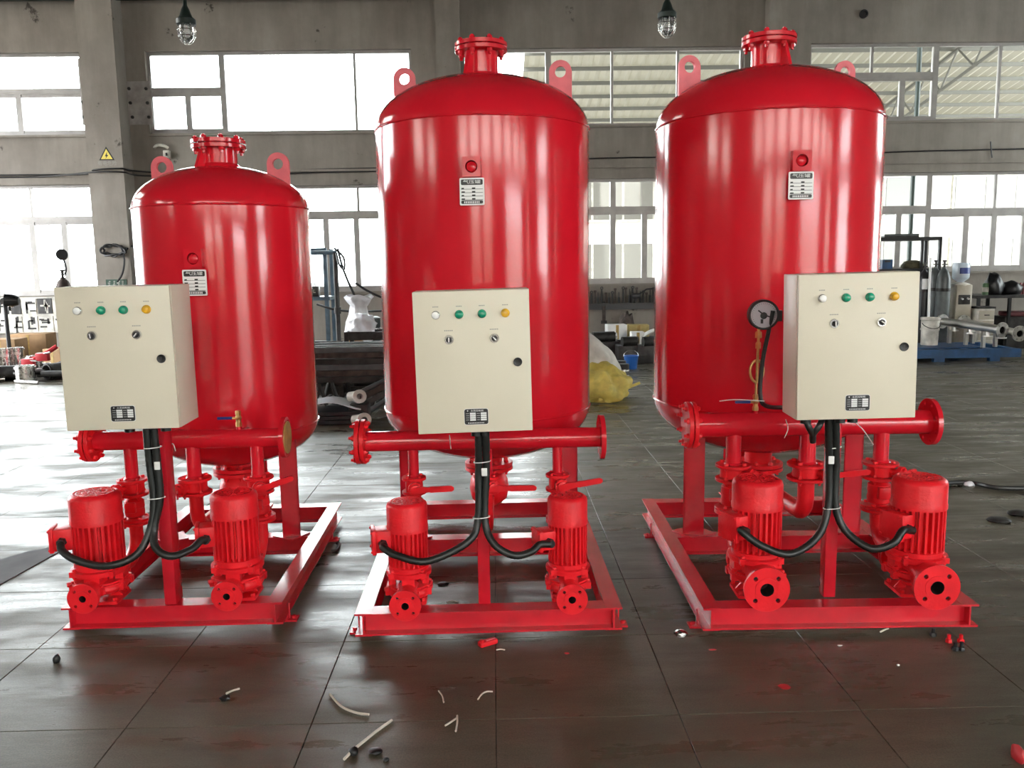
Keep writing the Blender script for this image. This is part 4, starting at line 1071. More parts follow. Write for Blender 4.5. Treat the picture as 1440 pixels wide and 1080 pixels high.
MB().lathe([(0.145, 0.0), (0.185, 0.004), (0.185, 0.010), (0.145, 0.02)], 24).build('brim', WHITE, t)
# stainless fittings heaped on the floor, far left
def coupling(label, px, py, Y, r, h, ax=(0, 0, 1), m=STEEL, lift=0.0, group='metal fittings heaped at the left wall', name='pipe_coupling'):
    c = at(px, py, Y); z = r if abs(ax[2]) < 0.5 else 0
    t = thing(name, label, 'fitting', (c.x, Y, z+lift), 0, group)
    F = frame((0, 0, 0), ax) @ T(0, 0, 0 if abs(ax[2]) > 0.5 else -h/2)
    MB().lathe([(r*0.82, 0), (r, 0), (r, h), (r*0.82, h), (r*0.82, 0)], 24, 0, F).build('sleeve', m, t)
    mb = MB(); 
    for z_ in (0.02, h-0.04): mb.lathe([(r, z_), (r*1.12, z_), (r*1.12, z_+0.02), (r, z_+0.02)], 24, 0, F)
    mb.build('rim', m, t); return t
coupling('upright stainless pot-like coupling, nearest of the heap at left', 36, 528, 12.4, 0.13, 0.24)
coupling('small upright stainless coupling behind the nearest one at left', 48, 505, 13.2, 0.11, 0.30, lift=0.0)
coupling('tall stainless sleeve by the fan base at the left edge', 6, 512, 13.2, 0.12, 0.42)
coupling('tall stainless sleeve just right of the fan pole', 25, 510, 13.35, 0.10, 0.42)
coupling('lying dark coupling in front of the fan base', 12, 526, 12.6, 0.11, 0.3, (1, 0.3, 0), DSTEEL)
coupling('lying dark coupling beside the left cabinet edge', 78, 520, 12.7, 0.12, 0.28, (0.6, 1, 0), DSTEEL)
rr = random.Random(3)
for k in range(16):
    px, py = rr.uniform(-10, 84), rr.uniform(508, 531); Y = 12.1+(531-py)*0.05+rr.uniform(0, .3); c = at(px, py, Y)
    a = rr.uniform(-0.5, 0.5); L = rr.uniform(0.25, 0.6); r = rr.uniform(0.025, 0.05); zc = r+rr.choice((0, 0, 0.08))
    d = Vector((math.cos(a), math.sin(a), 0))*L/2
    o = MB().tube([(-d.x, -d.y, 0), (0, 0, 0), (d.x, d.y, 0)], r, 10).build('pipe_offcut', STEEL if k % 3 == 0 else DSTEEL)
    o.location = (c.x, Y, zc); tag(o, 'short pipe offcut in the metal heap at the far left', 'pipe', 'pipe offcuts at the left wall')
REDP = mat('red_clamp_paint', (0.55, 0.03, 0.04), 0.4)
for (a, b, lab) in (((40, 508), (62, 500), 'low red clamp on the fittings heap at left'), ((60, 500), (80, 487), 'raised red lever clamp beside the left cabinet')):
    p, q = at(*a, 13.0), at(*b, 13.1); t = thing('lever_clamp', lab, 'clamp', (p.x, 13.0, max(p.z, 0.05)))
    d = q-p
    MB().tube([(0, 0, 0), tuple(d)], 0.035, 8).build('lever', REDP, t); MB().rbox((0, 0, -0.02), (0.18, 0.10, 0.12), 0.01).build('jaw', REDP, t)
    MB().tube([(0, -0.03, 0.02), (d.x*0.8, -0.05, d.z*0.8-0.05)], 0.015, 6).build('screw', STEEL, t)

# ---------------------------------------------------------------- between left and middle units
def box_frame(t, name, w, d, h, shelves, post=0.04, m=BGREY):
    for sx in (-1, 1):
        for sy in (-1, 1): MB().cbox((sx*w/2, sy*d/2, h/2), (post, post, h)).build('post', m, t, smooth=False)
    for z in shelves:
        MB().cbox((0, 0, z), (w+post, d+post, 0.03)).build('shelf', m, t, smooth=False)
Yr = 12.6; c = at(455, 470, Yr); t = thing('steel_rack', 'blue-grey steel rack seen between the left and middle tanks', 'rack', (c.x-0.18, Yr, 0))
hz = z_at(465, 350, Yr)
for sx in (-0.45, 0.30):
    for sy in (-0.25, 0.25): MB().cbox((sx, sy, hz/2), (0.055, 0.055, hz)).build('post', BGREY, t, smooth=False)
MB().cbox((-0.075, -0.25, hz-0.02), (0.80, 0.05, 0.06)).build('top_rail', BGREY, t, smooth=False)
for z in (z_at(455, 416, Yr)-0.03, z_at(455, 484, Yr)): MB().cbox((-0.075, 0, z), (0.85, 0.58, 0.05)).build('shelf', BGREY, t, smooth=False)
zs = z_at(455, 416, Yr); t2 = thing('tool_box', 'small black box standing on the blue-grey rack shelf', 'box', (c.x-0.10, Yr-0.1, zs-0.005))
MB().rbox((0, 0, 0.075), (0.17, 0.14, 0.15), 0.01).build('case', BLACK, t2); MB().cbox((0.03, -0.071, 0.08), (0.03, 0.006, 0.05)).build('latch', STEEL, t2); MB().tube([(-0.04, 0, 0.15), (-0.03, 0, 0.18), (0.03, 0, 0.18), (0.04, 0, 0.15)], 0.008, 6).build('handle', BLACK, t2)
Yp = 12.0; c = at(476, 470, Yp); zt_ = z_at(476, 355, Yp); t = thing('upright_pole', 'dark upright pole with hanging hoses beside the rack', 'pole', (c.x, Yp, 0))
MB().tube([(0, 0, 0), (0, 0, zt_)], 0.035, 10).build('pole', DSTEEL, t); MB().lathe([(0, 0), (0.2, 0), (0.2, 0.03), (0.04, 0.05), (0, 0.05)], 20).build('base', DSTEEL, t)
MB().cyl((0, 0, z_at(476, 436, Yp)-0.05), (0, 0, z_at(476, 432, Yp)), 0.05, n=12).build('collar', DSTEEL, t)
MB().tube([(-0.35, 0, zt_), (0.02, 0, zt_)], 0.03, 8).build('arm', BGREY, t)
for pts, lab in (([(475, 350, 11.95), (480, 370, 11.9), (487, 390, 11.9), (496, 410, 11.9), (508, 436, 11.9), (512, 450, 11.9)], 'black hose hanging from the pole down to the white bag'),
                 ([(470, 349, 11.9), (483, 362, 11.85), (484, 378, 11.85), (477, 372, 11.9), (473, 356, 11.95)], 'loop of black cable around the pole top'),
                 ([(500, 398, 11.9), (515, 408, 11.9), (540, 420, 11.9)], 'black cable passing behind the middle tank'),
                 ([(446, 428, 12.1), (470, 435, 12.0), (500, 438, 12.0), (545, 437, 12.0)], 'black cable stretched across behind the white bag')):
    tag(MB().tube(bez([at(*p) for p in pts], 8), 0.016, 8).build('hose', BLACK), lab, 'hose')
def blob(c, s, seed, sub=3, amp=0.25, f=2.0, flat=True, sharp=0.0):
    bm = bmesh.new(); bmesh.ops.create_icosphere(bm, subdivisions=sub, radius=1)
    for v in bm.verts:
        n = noise.noise(v.co*f+Vector((seed*7.3, seed*3.1, 0))); n2 = noise.noise(v.co*f*3+Vector((0, seed*5.7, seed)))
        v.co *= 1+amp*n+amp*0.45*abs(n2)
        if flat: v.co.z = max(v.co.z, -0.55)
        v.co = Vector((v.co.x*s[0], v.co.y*s[1], (v.co.z+(0.55 if flat else 0))*s[2]))+Vector(c)
    mb = MB(); mb.take(bm); return mb
def sack(name, label, cat, c, s, seed, m, amp=0.25, f=2.0, neck=True, tilt=None, group=None):
    t = thing(name, label, cat, c, 0, group)
    blob((0, 0, 0), s, seed, 4, amp, f).build('sack_body', m, t, angle=80)
    return t
c = at(500, 500, 11.6)
t = thing('white_bag', 'tall gathered white plastic bag on the scrap heap', 'bag', (c.x+0.05, 11.75, 0.56))
mb = MB(); n = 28; rows = []
for (z, r) in ((0, 0.17), (0.12, 0.19), (0.3, 0.155), (0.42, 0.125), (0.50, 0.11), (0.55, 0.15), (0.60, 0.185), (0.63, 0.15)): rows.append([(r*(1+0.14*math.sin(5*a+z*9)+0.08*math.sin(9*a))*math.cos(a)-0.10*(0.5-z)*0.6, r*0.8*(1+0.14*math.sin(5*a+z*9))*math.sin(a), z+0.02*math.sin(3*a)) for a in [2*PI*k/n for k in range(n)]])
vs = [p for r in rows for p in r]; fs = [(i*n+k, i*n+(k+1) % n, (i+1)*n+(k+1) % n, (i+1)*n+k) for i in range(len(rows)-1) for k in range(n)]
mb.add(vs, fs+[list(range(n))]); mb.build('bag_body', FILM, t, angle=80)
sack('brown_sack', 'brown crumpled sack below the white bag', 'sack', (at(492, 490, 11.4).x, 11.5, 0.0), (0.25, 0.22, 0.42), 2, CARD, 0.3)
sack('plastic_wrap', 'crumpled white plastic wrap right of the white bag', 'plastic', (at(510, 490, 10.65).x, 10.65, 0.74), (0.17, 0.14, 0.17), 5, FILM, 0.35)
for k, (px, r) in enumerate(((527, 0.085), (546, 0.085))):
    c = at(px, 470, 12.2); t = thing('steel_drum', ('left' if k == 0 else 'right')+' one of two dark canisters behind the white bag', 'canister', (c.x, 12.2, 0))
    hh = z_at(px, 447, 12.2); MB().lathe([(0, 0), (r, 0), (r, hh), (r*0.6, hh+0.02), (0, hh+0.02)], 20).build('canister_body', GCYL, t); MB().lathe([(r, hh*0.8), (r*1.05, hh*0.81), (r*1.05, hh*0.83), (r, hh*0.84)], 20).build('hoop', STEEL, t)
# heap of dark bars, layered on two trestles
rr = random.Random(11)
hx = at(498, 540, 9.6).x
for k, (dx, lab) in enumerate(((-0.33, 'left low dark trestle under the steel bars'), (0.30, 'right low dark trestle under the steel bars'))):
    t = thing('bar_trestle', lab, 'trestle', (hx+dx, 9.62, 0))
    for sy in (-1, 1):
        for sx in (-1, 1): MB().tube([(sx*0.09, sy*0.30, 0), (0, sy*0.30, 0.30)], 0.022, 8).build('leg', DSTEEL, t)
    MB().cbox((0, 0, 0.31), (0.06, 0.74, 0.04)).build('beam', DSTEEL, t, smooth=False); MB().cbox((0, 0, 0.10), (0.03, 0.60, 0.03)).build('brace', DSTEEL, t, smooth=False)
def steel_bar(c, L, a, tilt, kind, m):
    d = Vector((math.cos(a)*math.cos(tilt), math.sin(a)*math.cos(tilt), math.sin(tilt)))*L/2; mb = MB(); F = frame(-d, d)
    if kind == 0: mb.tube([-d, d], 0.028, 10)
    elif kind == 1: mb.box((-0.03, -0.03, 0), (0.03, -0.022, L), 0, F); mb.box((-0.03, -0.022, 0), (-0.022, 0.03, L), 0, F)
    else: mb.box((-0.028, -0.014, 0), (0.028, 0.014, L), 0, F)
    o = mb.build('steel_bar', m); o.location = c; return tag(o, 'dark steel bar in the scrap heap between left and middle tanks', 'bar', 'bars of the scrap heap')
for lay in range(6):
    a = rr.uniform(-0.10, 0.12)
    for j in range(5):
        steel_bar((hx+rr.uniform(-0.12, 0.12), 9.62+(j-2)*0.15, 0.365+lay*0.066), rr.uniform(0.9, 1.25), a, 0, rr.randrange(3), (DSTEEL, RUST, GCYL)[(lay+j) % 3])
for k in range(4):
    steel_bar((hx+0.18+k*0.13, 9.02-0.05*k, 0.27), 0.80, 0.15, 0.42+0.04*k, k % 3, (GCYL, RUST, DSTEEL, GCYL)[k])
for k, (px, py, Y, s, m) in enumerate(((456, 545, 10.6, (0.5, 0.4, 0.66), RUST), (528, 545, 10.6, (0.6, 0.4, 0.80), DSTEEL))):
    c = at(px, py, Y); t = thing('scrap_crate', ('left', 'right')[k]+' dark slatted steel crate behind the steel bars', 'crate', (c.x, Y, 0))
    for sx in (-1, 1):
        for sy in (-1, 1): MB().cbox((sx*s[0]/2, sy*s[1]/2, s[2]/2), (0.05, 0.05, s[2])).build('post', m, t, smooth=False)
    for z in (0.08, 0.22, 0.36, 0.50, s[2]-0.05):
        for sy in (-1, 1): MB().cbox((0, sy*s[1]/2, z), (s[0], 0.02, 0.10)).build('slat', m, t, smooth=False)
        for sx in (-1, 1): MB().cbox((sx*s[0]/2, 0, z), (0.02, s[1], 0.10)).build('slat', m, t, smooth=False)
    MB().cbox((0, 0, s[2]*0.8), (s[0]*0.94, s[1]*0.9, 0.02)).build('board', DSTEEL, t, smooth=False)
for k, (px, py, Y) in enumerate(((505, 558, 9.2), (511, 574, 9.1))):
    c = at(px, py, Y); t = thing('cast_fitting', ('upper', 'lower')[k]+' pale cast pipe fitting in front of the scrap heap', 'fitting', (at(px, py, 8.7-0.3*k).x, 8.7-0.3*k, 0.265 if k == 0 else 0.075))
    if k == 0:
        sb = thing('steel_block', 'dark steel block under the upper pale fitting', 'block', (at(px, py, 8.7).x, 8.7, 0)); MB().rbox((0, 0, 0.096), (0.20, 0.18, 0.188), 0.01).build('block_body', DSTEEL, sb); MB().cbox((0, -0.092, 0.10), (0.10, 0.008, 0.05)).build('rib', DSTEEL, sb, smooth=False)
    MB().lathe([(0.03, -0.05), (0.07, -0.05), (0.07, 0.05), (0.03, 0.05), (0.03, -0.05)], 20, 0, frame((0, 0, 0), (0.3, -1, 0.2))).build('collar', OLDW, t)
    MB().lathe([(0, -0.04), (0.05, -0.04), (0.05, 0.06), (0, 0.06)], 16, 0, frame((-0.07, 0.02, 0.0), (1, -0.5, 0.2))).build('branch', OLDW, t)
c = at(472, 584, 8.75); t = thing('sheet_stack', 'white sheet lying bent over dark boards on the floor', 'sheet', (c.x, 8.72, 0), 0.08)
for k in range(3): MB().cbox((0.02*k, 0.0, 0.03+k*0.045), (0.52, 0.40, 0.035)).build('board', BLACK, t, smooth=False)
mb = MB(); n = 12; pr = [(-0.28+0.56*k/n, 0.150+0.05*math.sin(PI*k/n)**2+0.06*(1-k/n)) for k in range(n+1)]
vs = [(x, y, z+dz) for dz in (0, 0.008) for (x, z) in pr for y in (-0.2, 0.2)]; m_ = 2*(n+1)
fs = [(2*k+o, 2*k+2+o, 2*k+3+o, 2*k+1+o) for o in (0, m_) for k in range(n)]+[(2*k+s, 2*k+2+s, 2*k+2+s+m_, 2*k+s+m_) for s in (0, 1) for k in range(n)]
mb.add(vs, fs); mb.build('top_sheet', mat('white_laminate', (0.75, 0.77, 0.80), 0.25), t)

# ---------------------------------------------------------------- between middle and right units
Yt = YB-0.06; xa, xb = at(800, 420, Yt).x, at(945, 420, Yt).x; za = z_at(870, 432, Yt); zb2 = z_at(870, 408, Yt)
t = thing('tool_rail', 'dark wall rail under the window holding a row of hand tools', 'rail', ((xa+xb)/2, Yt, 0))
MB().box((xa-(xa+xb)/2, -0.02, za-0.04), (xb-(xa+xb)/2, 0.04, za+0.06)).build('rail', BLACK, t, smooth=False)
MB().box((xa-(xa+xb)/2, -0.08, za+0.06), (xb-(xa+xb)/2, 0.04, za+0.08)).build('ledge', DSTEEL, t, smooth=False)
rr = random.Random(5)
for k in range(30):
    x = xa+(xb-xa)*(k+0.5)/30+rr.uniform(-.01, .01); h = rr.uniform(0.16, 0.27); mb = MB()
    if k % 3 == 0: mb.tube([(0, 0, 0), (0, 0, h)], 0.018, 8); mb.lathe([(0.012, -0.012), (0.03, -0.012), (0.03, 0.012), (0.012, 0.012), (0.012, -0.012)], 12, 0, frame((0, 0, h+0.02), (0, 1, 0)))
    elif k % 3 == 1: mb.rbox((0, 0, h/2), (0.03, 0.02, h), 0.005); mb.rbox((0, 0, h), (0.05, 0.024, 0.04), 0.006)
    else: mb.tube([(0, 0, 0), (0, 0, h*0.6)], 0.02, 8); mb.tube([(0, 0, h*0.6), (0, 0, h*1.1)], 0.008, 6)
    o = mb.build('hand_tool', (DSTEEL, RUST, BLACK)[k % 3]); o.location = (x, Yt-0.05, za+0.08); tag(o, 'dark hand tool standing in the row under the window between middle and right tanks', 'tool', 'hand tools on the wall rail')
c = at(849, 440, Yt); t = thing('hanging_wrench', 'dark wrench hanging alone below the tool rail', 'wrench', (c.x, Yt-0.03, c.z))
MB().rbox((0, 0, -0.02), (0.06, 0.03, 0.30), 0.008).build('handle', RUST, t); MB().holed(circle(0.06, 20), [circle(0.03, 12)], -0.012, 0.012, 0, facing((0, 0, 0.15))).build('ring_end', DSTEEL, t); MB().cbox((0.0, 0, -0.17), (0.11, 0.03, 0.06)).build('jaw', DSTEEL, t, smooth=False)
c = at(893, 404, Yt); t = thing('desk_lamp', 'small black clamp lamp on the tool rail with arm to the right', 'lamp', (c.x, Yt-0.09, za+0.08))
MB().rbox((0, 0, 0.13), (0.16, 0.1, 0.09), 0.02).build('lamp_head', BLACK, t); MB().tube([(0.05, 0, 0.15), (0.2, 0, 0.25), (0.35, 0, 0.26)], 0.014, 8).build('arm', BLACK, t); MB().tube([(0, 0, 0), (0, 0, 0.1)], 0.014, 8).build('stem', BLACK, t)
Yw = 15.0; zw = z_at(870, 476, Yw); c = at(880, 480, Yw)
t = thing('workbench', 'dark workbench against the wall between middle and right tanks', 'bench', (c.x+0.02, Yw, 0))
MB().box((-1.1, -0.35, zw-0.05), (1.1, 0.45, zw)).build('bench_top', DSTEEL, t, smooth=False)
for sx in (-1.02, 0, 1.02):
    for sy in (-0.28, 0.38): MB().cbox((sx, sy, (zw-0.05)/2), (0.06, 0.06, zw-0.05)).build('leg', DSTEEL, t, smooth=False)
MB().box((-1.0, 0.0, 0.2), (1.0, 0.4, 0.23)).build('shelf', DSTEEL, t, smooth=False)
def item_box(label, px, Y, z, s, m, name='carton', rz=0.0):
    c = at(px, 470, Y); return carton(name, label, (c.x, Y, z), s, rz, m)
item_box('white paper-covered box on the bench, leftmost', 866, Yw-0.1, zw, (0.34, 0.28, 0.26), WHITE, 'white_box', 0.05)
item_box('yellow-brown cardboard box on the bench, right of the white one', 897, Yw+0.05, zw+0.0, (0.36, 0.28, 0.24), mat('yellow_carton', (0.50, 0.38, 0.14), 0.7, var=0.1), 'yellow_box', -0.05)
item_box('small white box in front of the bench, under the yellow one', 896, Yw-0.62, 0.0, (0.22, 0.2, 0.42), WHITE, 'white_box')
c = at(882, 455, Yw+0.2)
sack('rag_pile', 'dark red-brown rag heaped behind the boxes on the bench', 'rag', (c.x, Yw+0.3, zw), (0.14, 0.1, 0.28), 9, RUST, 0.3)
# machines on the floor
for k, (px, Y, s, lab) in enumerate(((846, 14.0, (0.55, 0.4, 0.45), 'dark machine tool housing low beside the middle tank'), (882, 13.6, (0.35, 0.35, 0.40), 'dark motor with pale hub on the floor before the bench'), (912, 13.5, (0.38, 0.33, 0.40), 'dark small machine on the floor beside the right tank'))):
    c = at(px, 500, Y); t = thing('small_machine', lab, 'machine', (c.x, Y, 0))
    MB().rbox((0, 0, s[2]*0.35), (s[0], s[1], s[2]*0.7), 0.02).build('housing', DSTEEL, t); MB().cyl((-s[0]*0.3, -s[1]*0.4, s[2]*0.85), (s[0]*0.35, -s[1]*0.3, s[2]*0.85), s[2]*0.2, n=20).build('motor', DSTEEL, t)
    MB().lathe([(0.02, 0), (0.075, 0), (0.075, 0.03), (0.02, 0.03), (0.02, 0)], 18, 0, frame((s[0]*0.36, -s[1]*0.3, s[2]*0.85), (1, -0.4, 0))).build('hub', STEEL, t)
c = at(922, 470, 14.6); t = thing('bent_hood', 'pale bent sheet-metal hood beside the right tank', 'hood', (c.x, 14.3, 0.35), 0.1)
mb = MB(); n = 10; pr = [(-0.3+0.6*k/n, 0.12*math.sin(PI*k/n)) for k in range(n+1)]
mb.prism(pr+[(x, z-0.02) for x, z in pr[::-1]], -0.12, 0.12, 0, Matrix.Rotation(PI/2, 4, 'X')); mb.build('sheet', OLDW, t); MB().cbox((0, 0, -0.18), (0.08, 0.08, 0.36)).build('stand', DSTEEL, t, smooth=False); MB().cbox((0, 0, -0.34), (0.3, 0.2, 0.02)).build('base', DSTEEL, t, smooth=False)
c = at(889, 520, 12.6); t = thing('blue_bucket', 'small blue bucket on the floor between middle and right tanks', 'bucket', (c.x, 12.7, 0))
MB().lathe([(0, 0.0), (0.085, 0), (0.11, 0.19), (0.115, 0.2), (0.10, 0.2), (0.08, 0.02), (0, 0.02)], 22).build('bucket_body', mat('blue_bucket', (0.02, 0.12, 0.42), 0.4), t); MB().tube([(0.11*math.cos(a), 0.02, 0.19+0.09*math.sin(a)) for a in [PI*k/10 for k in range(11)]], 0.005, 6).build('bail', STEEL, t)
for k, (px, py) in enumerate(((876, 528), (872, 518))):
    c = at(px, py, 12.1+0.4*k); t = thing('metal_can', ('nearer', 'farther')[k]+' dark tin with pale bands by the sacks', 'can', (c.x, 12.1+0.4*k, 0))
    MB().lathe([(0, 0), (0.09, 0), (0.09, 0.14), (0.08, 0.15), (0, 0.15)], 20).build('tin', DSTEEL, t); MB().lathe([(0.09, 0.05), (0.094, 0.05), (0.094, 0.075), (0.09, 0.075)], 20).build('band', STEEL, t)
# two woven sacks, one leaning on the other
Ys = 9.9
t = thing('yellow_sack', 'crumpled yellow woven sack on the floor beside the middle tank', 'sack', (at(842, 560, Ys).x, Ys, 0))
blob((0, 0, 0), (0.34, 0.36, 0.27), 3, 4, 0.30, 2.2).build('sack_body', SACKY, t, angle=50)
mb = MB(); rr = random.Random(2)
pts = [(0.18, 0.0), (0.50, -0.06), (0.34, -0.10), (0.24, -0.18), (0.10, -0.20), (-0.02, -0.23), (0.02, -0.08)]
mb.prism([(x, y*0.6) for x, y in pts], 0.03, 0.06, 0, T(0, -0.16, 0) @ Matrix.Rotation(-0.35, 4, 'Y')); mb.build('sack_mouth', SACKY, t, angle=30)
t = thing('white_sack', 'bulging white woven sack leaning on top of the yellow sack', 'sack', (at(838, 510, Ys+0.25).x, Ys+0.30, 0.22))
bm = bmesh.new(); bmesh.ops.create_icosphere(bm, subdivisions=4, radius=1)
for v in bm.verts:
    k = 1+0.12*noise.noise(v.co*2)+0.07*abs(noise.noise(v.co*6)); v.co *= k
    v.co = Vector((v.co.x*0.26-0.20*v.co.z, v.co.y*0.24, (v.co.z+0.6)*0.34)); v.co.z = max(v.co.z, 0)
mb = MB(); mb.take(bm); mb.build('sack_body', SACKW, t, angle=80)
mb = MB(); mb.tube([(0.26, -0.03, 0.03), (0.33, -0.05, -0.02), (0.37, -0.05, -0.04)], [0.06, 0.05, 0.07], 12); mb.build('sack_corner', SACKW, t)

# ---------------------------------------------------------------- right: shelf, cylinders, dispenser, desk
Yh = 14.95; ca = at(1225, 390, Yh).x; cb = at(1309, 390, Yh).x; hz = z_at(1270, 334, Yh)
t = thing('storage_shelf', 'dark metal storage shelf behind the right cabinet', 'shelf', ((ca+cb)/2, Yh, 0)); w = cb-ca
for sx in (-1, 1):
    for sy in (-1, 1): MB().cbox((sx*w/2, sy*0.25, hz/2), (0.05, 0.05, hz)).build('post', BLACK, t, smooth=False)
MB().cbox((0.22, -0.25, hz/2), (0.04, 0.04, hz)).build('post', BLACK, t, smooth=False)
z2 = z_at(1270, 376, Yh)
for z in (hz-0.03, z2-0.05, 0.65, 0.2): MB().cbox((0, 0, z), (w, 0.55, 0.06)).build('shelf_board', BLACK, t, smooth=False)
c = at(1262, 330, Yh-0.05); tt = thing('metal_tray', 'flat grey tray on the top of the dark shelf', 'tray', (c.x-0.02, Yh-0.05, hz))
MB().prism([(-0.32, -0.25), (0.28, -0.25), (0.36, 0), (0.28, 0.25), (-0.32, 0.25)], 0.02, 0.035).build('tray_base', GCYL, tt, smooth=False); MB().box((-0.32, -0.25, 0), (0.28, 0.25, 0.02)).build('tray_foot', DSTEEL, tt, smooth=False)
MB().box((-0.32, -0.25, 0.035), (0.28, -0.235, 0.055)).build('tray_lip', GCYL, tt, smooth=False)
c = at(1243, 370, Yh-0.1); tt = thing('parts_bin', 'small blue parts bin on the dark shelf', 'bin', (c.x, Yh-0.12, z2-0.02))
mb = MB(); mb.box((-0.09, -0.12, 0), (0.09, 0.12, 0.01)); mb.box((-0.09, -0.12, 0.01), (0.09, -0.11, 0.16)); mb.box((-0.09, 0.11, 0.01), (0.09, 0.12, 0.16)); mb.box((-0.09, -0.11, 0.01), (-0.08, 0.11, 0.16)); mb.box((0.08, -0.11, 0.01), (0.09, 0.11, 0.16)); mb.build('bin_body', BLUEP, tt, smooth=False)
MB().cbox((0, -0.123, 0.13), (0.1, 0.006, 0.03)).build('label_holder', DSTEEL, tt, smooth=False)
c = at(1285, 366, Yh-0.1); tt = thing('folded_tarp', 'olive folded tarpaulin on the dark shelf', 'tarp', (c.x, Yh-0.08, z2-0.02))
blob((0, 0, 0), (0.20, 0.16, 0.09), 4, 3, 0.2).build('fold', mat('olive_canvas', (0.10, 0.09, 0.045), 0.8, var=0.3), tt, angle=60)
c = at(1314, 475, 13.7)
gas_bottle('gas_cylinder', 'grey gas cylinder, right one of the pair by the water dispenser', (at(1325, 430, 14.15).x, 14.15, 0), 0.112, z_at(1325, 367, 14.15)/1.04, GCYL)
gas_bottle('gas_cylinder', 'grey gas cylinder, left one of the pair by the water dispenser', (at(1313, 430, 14.4).x, 14.4, 0), 0.108, z_at(1313, 367, 14.4)/1.04, GCYL)
bc = at(1298, 430, 14.52); gb = gas_bottle('gas_cylinder', 'black gas cylinder with white label beside the right cabinet', (bc.x, 14.52, 0), 0.10, z_at(1297, 370, 14.52)/1.04, BLACK)
MB().lathe([(0.1015, z_at(1299, 408, 14.5)), (0.1015, z_at(1299, 392, 14.5))], 12, 0, Matrix.Identity(4), -PI*0.75, -PI*0.35).build('paper_label', WHITE, gb)
tag(MB().tube([at(1309, 362, 14.05), at(1307, 400, 14.05), at(1306, 440, 14.05), (at(1306, 470, 14.05).x, 14.05, 0.0)], 0.02, 8).build('white_tube', WHITE), 'white tube standing between the black and grey cylinders', 'tube')
Yd = 14.3; c = at(1348, 440, Yd); hd_ = z_at(1348, 400, Yd); t = thing('water_dispenser', 'beige water dispenser with upturned bottle beside the gas cylinders', 'dispenser', (c.x, Yd, 0))
MB().rbox((0, 0, hd_/2), (0.27, 0.30, hd_), 0.02).build('dispenser_body', BEIGE, t); MB().rbox((0, -0.145, hd_*0.78), (0.20, 0.03, 0.16), 0.01).build('tap_recess', DSTEEL, t)
for s in (-1, 1): MB().cyl((s*0.05, -0.15, hd_*0.80), (s*0.05, -0.20, hd_*0.79), 0.015, n=10).build('tap', WHITE, t)
MB().cbox((0, -0.152, hd_*0.35), (0.2, 0.006, hd_*0.42)).build('door', BEIGE, t, smooth=False)
mb = MB(); mb.lathe([(0.03, -0.02), (0.035, 0.0), (0.125, 0.07), (0.135, 0.10), (0.135, 0.30), (0.12, 0.33), (0, 0.335)], 24, 0, T(0, 0, hd_+0.03)); bo = mb.build('bottle', mat('bottle_blue_white', (0.55, 0.62, 0.70), 0.15), t)
MB().lathe([(0.137, 0.15), (0.137, 0.25)], 24, 0, T(0, 0, hd_+0.03), -PI*0.7, -PI*0.2).build('bottle_label', BLUE, bo)
MB().lathe([(0, -0.03), (0.15, -0.03), (0.15, 0.01), (0.06, 0.04), (0, 0.04)], 24, 0, T(0, 0, hd_)).build('collar', OLDW, t)
Ye = 14.6; zd = z_at(1400, 414, Ye); c = at(1420, 440, Ye); t = thing('steel_desk', 'long dark desk under the far right window', 'desk', (c.x+0.35, Ye, 0))
MB().box((-1.15, -0.35, zd-0.05), (1.3, 0.4, zd)).build('desk_top', DSTEEL, t, smooth=False)
for sx in (-1.08, -0.55, 0.35, 1.2):
    for sy in (-0.3, 0.34): MB().cbox((sx, sy, (zd-0.05)/2), (0.045, 0.045, zd-0.05)).build('leg', BLACK, t, smooth=False)
MB().box((-1.1, 0.34, 0.3), (1.2, 0.36, 0.34)).build('brace', BLACK, t, smooth=False)
for k, (px, s, lab) in enumerate(((1394, (0.14, 0.15, 0.24), 'peaked black cloth bag on the desk, left'), (1420, (0.15, 0.15, 0.15), 'lower black cloth bag on the desk, right'))):
    c = at(px, 405, Ye); tt = thing('tool_bag', lab, 'bag', (c.x, Ye-0.05, zd)); blob((0, 0, 0), s, 12+k, 3, 0.3).build('bag_body', BLACK, tt, angle=70)
    MB().tube([(-0.08, 0, s[2]*0.9), (0, 0, s[2]*1.25), (0.08, 0, s[2]*0.9)], 0.012, 6).build('strap', BLACK, tt)
c = at(1381, 408, Ye); tt = thing('green_can', 'small green can at the left end of the desk', 'can', (c.x, Ye-0.1, zd)); MB().lathe([(0, 0), (0.05, 0), (0.05, 0.18), (0.04, 0.2), (0, 0.2)], 18).build('can_body', mat('can_green', (0.08, 0.16, 0.07), 0.5), tt); MB().lathe([(0.051, 0.05), (0.052, 0.13)], 18).build('can_label', OLDW, tt)
for k in range(8):
    c = at(1426+k*4, 405, Ye); o = MB().lathe([(0, 0), (0.022, 0), (0.022, 0.16), (0.008, 0.2), (0, 0.2)], 12).build('red_bottle', mat('dull_red_plastic', (0.30, 0.08, 0.09), 0.5) if k == 0 else bpy.data.materials['dull_red_plastic'])
    o.location = (c.x, Ye-0.1, zd); tag(o, 'dull red bottle in the row on the desk at the right edge', 'bottle', 'red bottles on the desk')
c = at(1379, 455, 14.18); hc = z_at(1379, 433, 14.18); t = thing('drawer_cabinet', 'small grey drawer cabinet standing before the desk', 'cabinet', (c.x, 14.18, 0))
MB().rbox((0, 0, hc/2), (0.28, 0.3, hc), 0.008).build('cabinet_body', OLDW, t)
